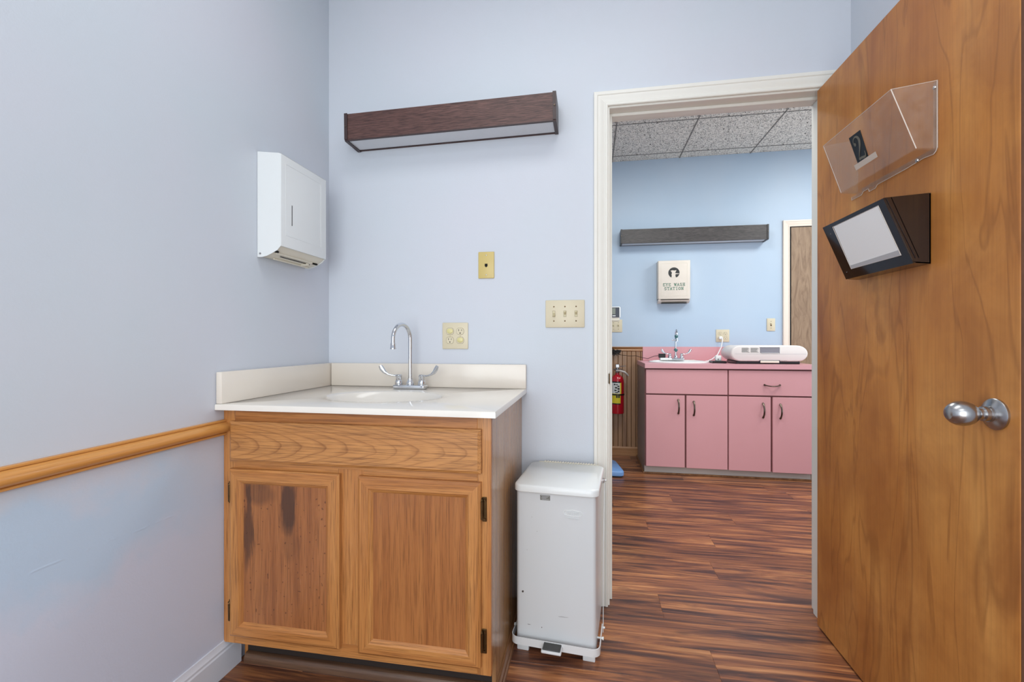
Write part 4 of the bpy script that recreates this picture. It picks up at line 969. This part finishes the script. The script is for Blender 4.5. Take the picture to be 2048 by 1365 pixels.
tag(obj('hinged_clip', B().box(.85, .93, 4.285, 4.325, PT + .001, PT + .012, .003), M['cream']), 'flat pale clip lying right of the hall faucet', 'clip')
bc = B().tube([(.61, 4.256, PT + .05), (.57, 4.26, PT + .045), (.52, 4.30, PT + .02), (.47, 4.35, PT + .03), (.42, YF - .045, PT + .045), (.36, YF - .045, PT + .042), (.29, YF - .045, PT + .050), (.24, YF - .045, PT + .075)], .0022, 6)
bc.tube([(.235, YF - .03, PT + .085), (.19, YF - .02, PT + .13), (.17, YF - .04, PT + .16)], .0025, 6)
random.seed(11)
for k in range(9):
    a = random.random() * 6; cx, cz = .235 + random.uniform(-.02, .02), .978 + random.uniform(-.01, .012)
    bc.tube([(cx + (.035 + .012 * random.random()) * math.cos(t_ + a), YF - .045 - .006 * random.random(), cz + .016 * math.sin(t_ * (1 + .3 * random.random()))) for t_ in [2 * PI * j / 12 for j in range(13)]], .0030, 5)
for k in range(10):
    a = 2 * PI * k / 10; bc.tube([(.235, YF - .045, .978), (.235 + .05 * math.cos(a), YF - .05, .978 + .034 * math.sin(a))], .0024, 5)
tag(obj('black_cable', bc, M['black']), 'thin black cable coiled on the beadboard and running to the counter', 'cable')

# hall wall plates
t = thing('outlet_plate', 'ivory double outlet plate with white plug above the pink counter', 'outlet', (1.1965, YF, 1.136))
plate(t, .1157, .1143, M['ivory'])
for x, z in ((-.023, .0195), (.023, .0195), (.023, -.0195)): receptacle(t, x, z)
pl = tag(obj('white_plug', B().box(1.160, 1.187, YF - .032, YF - .0075, 1.103, 1.130, .005, 2), M['white_plastic']), 'white plug in the hall double outlet', 'plug')
t = thing('switch_plate', 'ivory single light switch plate beside the hall door', 'light switch', (1.606, YF, 1.235))
plate(t, .070, .1143, M['ivory']); toggle(t, 0, True, M['ivory_dk'], M['brass_old']); screws(t, ((0, .030), (0, -.030)), M['brass_old'])
t = thing('switch_plate', 'ivory switch plate partly hidden by the doorway above the fire extinguisher', 'light switch', (.218, YF, 1.232))
plate(t, .162, .120, M['ivory'])
for x in (-.046, 0, .046): toggle(t, x, True, M['ivory_dk'], M['ivory_dk']); screws(t, ((x, .030), (x, -.030)), M['brass_old'])

# eye wash dispenser
ew = thing('eye_wash_station', 'cream eye wash station cabinet on the hall wall', 'dispenser', (.75, YF, 1.44))
ex0, ex1, ez0, ez1, ed = .617, .892, 1.472, 1.826, .098
obj('housing', B().box(ex0 - .004, ex1 + .004, YF - ed + .004, YF - .001, ez0 + .004, ez1, .004, 2), M['beige_disp'], ew)
obj('front_cover', B().box(ex0, ex1, YF - ed - .003, YF - ed + .003, ez0, ez1 - .002, .003, 2), M['beige_disp'], ew)
obj('bottom_tray', B().prism([(YF - ed - .002, ez0 - .002), (YF - .001, ez0 - .002), (YF - .001, 1.438), (YF - ed + .05, 1.438), (YF - ed + .010, 1.452)], 'X', ex0, ex1), M['beige_disp'], ew, smooth=False)
obj('tray_gap', B().box(ex0 + .02, ex1 - .01, YF - ed - .0035, YF - ed + .02, 1.464, 1.469).box(ex0 + .03, ex1 - .02, YF - ed + .012, YF - .02, 1.4365, 1.4375), M['gap'], ew)
ol = B()
for a_ in ((ex0 + .024, ex1 - .024, ez1 - .028, ez1 - .0265), (ex0 + .024, ex1 - .024, ez0 + .030, ez0 + .0315), (ex0 + .024, ex0 + .0255, ez0 + .03, ez1 - .027), (ex1 - .0255, ex1 - .024, ez0 + .03, ez1 - .027)):
    ol.box(a_[0], a_[1], YF - ed - .0038, YF - ed - .0028, a_[2], a_[3])
obj('pressed_outline', ol, M['cream'], ew, smooth=False)
yq = YF - ed - .003
lt = B(); letters(lt, 'EYE WASH', .752, 1.592, .0235, yq, w=.85, th=.16, gap=.2); letters(lt, 'STATION', .752, 1.556, .0235, yq, w=.85, th=.16, gap=.2)
obj('lettering', lt, M['ink_green'], ew, smooth=False, label='green lettering EYE WASH STATION')
cx, cz, r = .752, 1.712, .049
obj('emblem_disc', B().prism([(cx + r * math.cos(a), max(cz + r * math.sin(a), cz - .042)) for a in [2 * PI * k / 40 for k in range(40)]], 'Y', yq, yq - .0008), M['ink_dark'], ew, smooth=False, label='round dark emblem')
sh = [(-.030, .019), (-.012, .023), (.003, .020), (.022, .023), (.013, .002), (.011, -.004), (.046, -.008), (.047, -.012), (.030, -.012), (.014, -.014), (.013, -.030), (.017, -.043), (-.022, -.043), (-.019, -.026), (-.022, -.014), (-.017, -.002), (-.022, .010)]
b = B(); P = [(cx + p[0], cz + p[1]) for p in sh]; b.prism(P, 'Y', yq - .0008, yq - .0014)
obj('emblem_figure', b, M['beige_disp'], ew, smooth=False, label='pale figure inside the round emblem')

# fire extinguisher
fe = thing('fire_extinguisher', 'red fire extinguisher hanging on the beadboard beside the pink cabinet', 'fire extinguisher', (.250, YF - .075, .41))
ecx, ecy = .250, YF - .078
obj('cylinder', B().lathe([(0, .410), (.052, .410), (.0585, .413), (.060, .420), (.060, .700), (.058, .725), (.050, .748), (.038, .762), (.022, .772), (.018, .778), (.018, .790), (0, .790)], (ecx, ecy, 0), 'Z', 36), M['red'], fe)
def arcp(r, a0, a1, z0, z1, n=14):
    b = B(); vs = []
    for k in range(n + 1):
        a = math.radians(a0 + (a1 - a0) * k / n); vs.append((ecx + r * math.cos(a), ecy + r * math.sin(a)))
    V = [(x, y, z0) for x, y in vs] + [(x, y, z1) for x, y in vs]; m = n + 1
    return b.faces(V, [(k, k + 1, m + k + 1, m + k) for k in range(n)])
for nm, z0, z1, m, a0, a1 in (('instruction_label', .600, .700, 'label_w', -150, -70), ('label_band', .700, .712, 'black', -150, -66), ('warning_label', .510, .600, 'label_y', -150, -66), ('label_band', .500, .510, 'black', -150, -66), ('label_edge', .600, .700, 'label_y', -70, -58)):
    obj(nm, arcp(.0606, a0, a1, z0, z1), M[m], fe)
for a_, z, w, hh in ((-118, .685, 8, .012), (-98, .683, 9, .008), (-85, .668, 8, .012), (-105, .655, 10, .014), (-84, .645, 9, .016), (-110, .630, 10, .012), (-84, .622, 8, .016), (-100, .610, 12, .008), (-98, .572, 7, .022), (-80, .572, 7, .022)):
    obj('pictogram', arcp(.0611, a_ - w, a_ + w, z - hh / 2, z + hh / 2, 4), M['ink_dark'], fe)
obj('bracket_strap', B().lathe([(.0615, .584), (.0635, .584), (.0635, .596), (.0615, .596)], (ecx, ecy, 0), 'Z', 36).box(ecx - .02, ecx + .02, ecy + .060, YF - .012, .56, .62), M['black'], fe)
obj('valve', B().lathe([(.016, .788), (.019, .795), (.019, .812), (.012, .820), (.012, .838), (0, .840)], (ecx, ecy, 0), 'Z', 16).tube([(ecx, ecy, .82), (ecx - .02, ecy - .02, .822), (ecx - .035, ecy - .03, .822)], .009, 10), M['chrome_dull'], fe, label='metal valve')
obj('handle', B().tube([(ecx - .01, ecy, .838), (ecx + .02, ecy - .02, .850), (ecx + .075, ecy - .03, .856)], [(.004, .010), (.004, .009), (.003, .006)], 8).tube([(ecx, ecy, .825), (ecx + .03, ecy - .02, .826), (ecx + .06, ecy - .03, .812)], [(.004, .010), (.004, .010), (.003, .008)], 8).box(ecx - .018, ecx + .016, ecy - .03, ecy - .006, .838, .872, .004), M['chrome_dull'], fe, label='silvery squeeze handle')
obj('hose', B().tube([(ecx - .01, ecy - .025, .812), (ecx + .02, ecy - .045, .812), (ecx + .06, ecy - .045, .800), (ecx + .085, ecy - .035, .780), (ecx + .098, ecy - .03, .765)], [.008, .009, .010, .009, .007], 10), M['toe_grey'], fe, label='pale nozzle hose')

# digital floor scale
fs_ = thing('floor_scale', 'blue platform floor scale with display column behind the door casing', 'scale', (.08, 3.86, 0))
b = B(); rings = []
for ins, z in ((.0, .012), (0, .040), (.004, .046), (.012, .050)):
    rings.append([b.bm.verts.new((x, y, z)) for x, y in rrect(-.10 + ins, .272 - ins, 3.675 + ins, 4.04 - ins, .05 - ins, 6)])
for v in rings[2] + rings[3]:
    if v.co.x > .1: v.co.x -= (v.co.y - 3.675) * .16
for v in rings[0] + rings[1]:
    if v.co.x > .1: v.co.x -= (v.co.y - 3.675) * .16
n = len(rings[0]); fc = []
for p, q in zip(rings, rings[1:]):
    for k in range(n): fc.append(b.bm.faces.new((p[k], p[(k + 1) % n], q[(k + 1) % n], q[k])))
fc += [b.bm.faces.new(rings[-1]), b.bm.faces.new(rings[0][::-1])]; bmesh.ops.recalc_face_normals(b.bm, faces=fc)
obj('platform', b, M['blue_plastic'], fs_)
obj('skirt', B().box(-.09, .25, 3.685, 4.02, 0, .0125, .003), M['black'], fs_, label='black underside')
obj('column', B().tube([(.06, 4.02, .04), (.06, 4.10, 1.28)], .02, 14), M['white_plastic'], fs_)
obj('display_head', B().box(-.02, .262, 4.07, 4.12, 1.290, 1.392, .012, 3), M['white_plastic'], fs_)
obj('head_mount', B().box(.0, .255, 4.075, 4.118, 1.262, 1.295, .008, 2), M['cream'], fs_)
obj('bezel', B().box(-.01, .252, 4.0675, 4.0695, 1.297, 1.385, .001), M['navy'], fs_, label='dark blue bezel')
obj('screen', B().box(.03, .218, 4.0655, 4.0674, 1.322, 1.378, .0005), M['lcd'], fs_, label='grey-green screen')
kb = B()
for k in range(4): kb.box(.09 + k * .034, .117 + k * .034, 4.0655, 4.0674, 1.306, 1.314, .0007)
obj('keys', kb, M['white_plastic'], fs_)
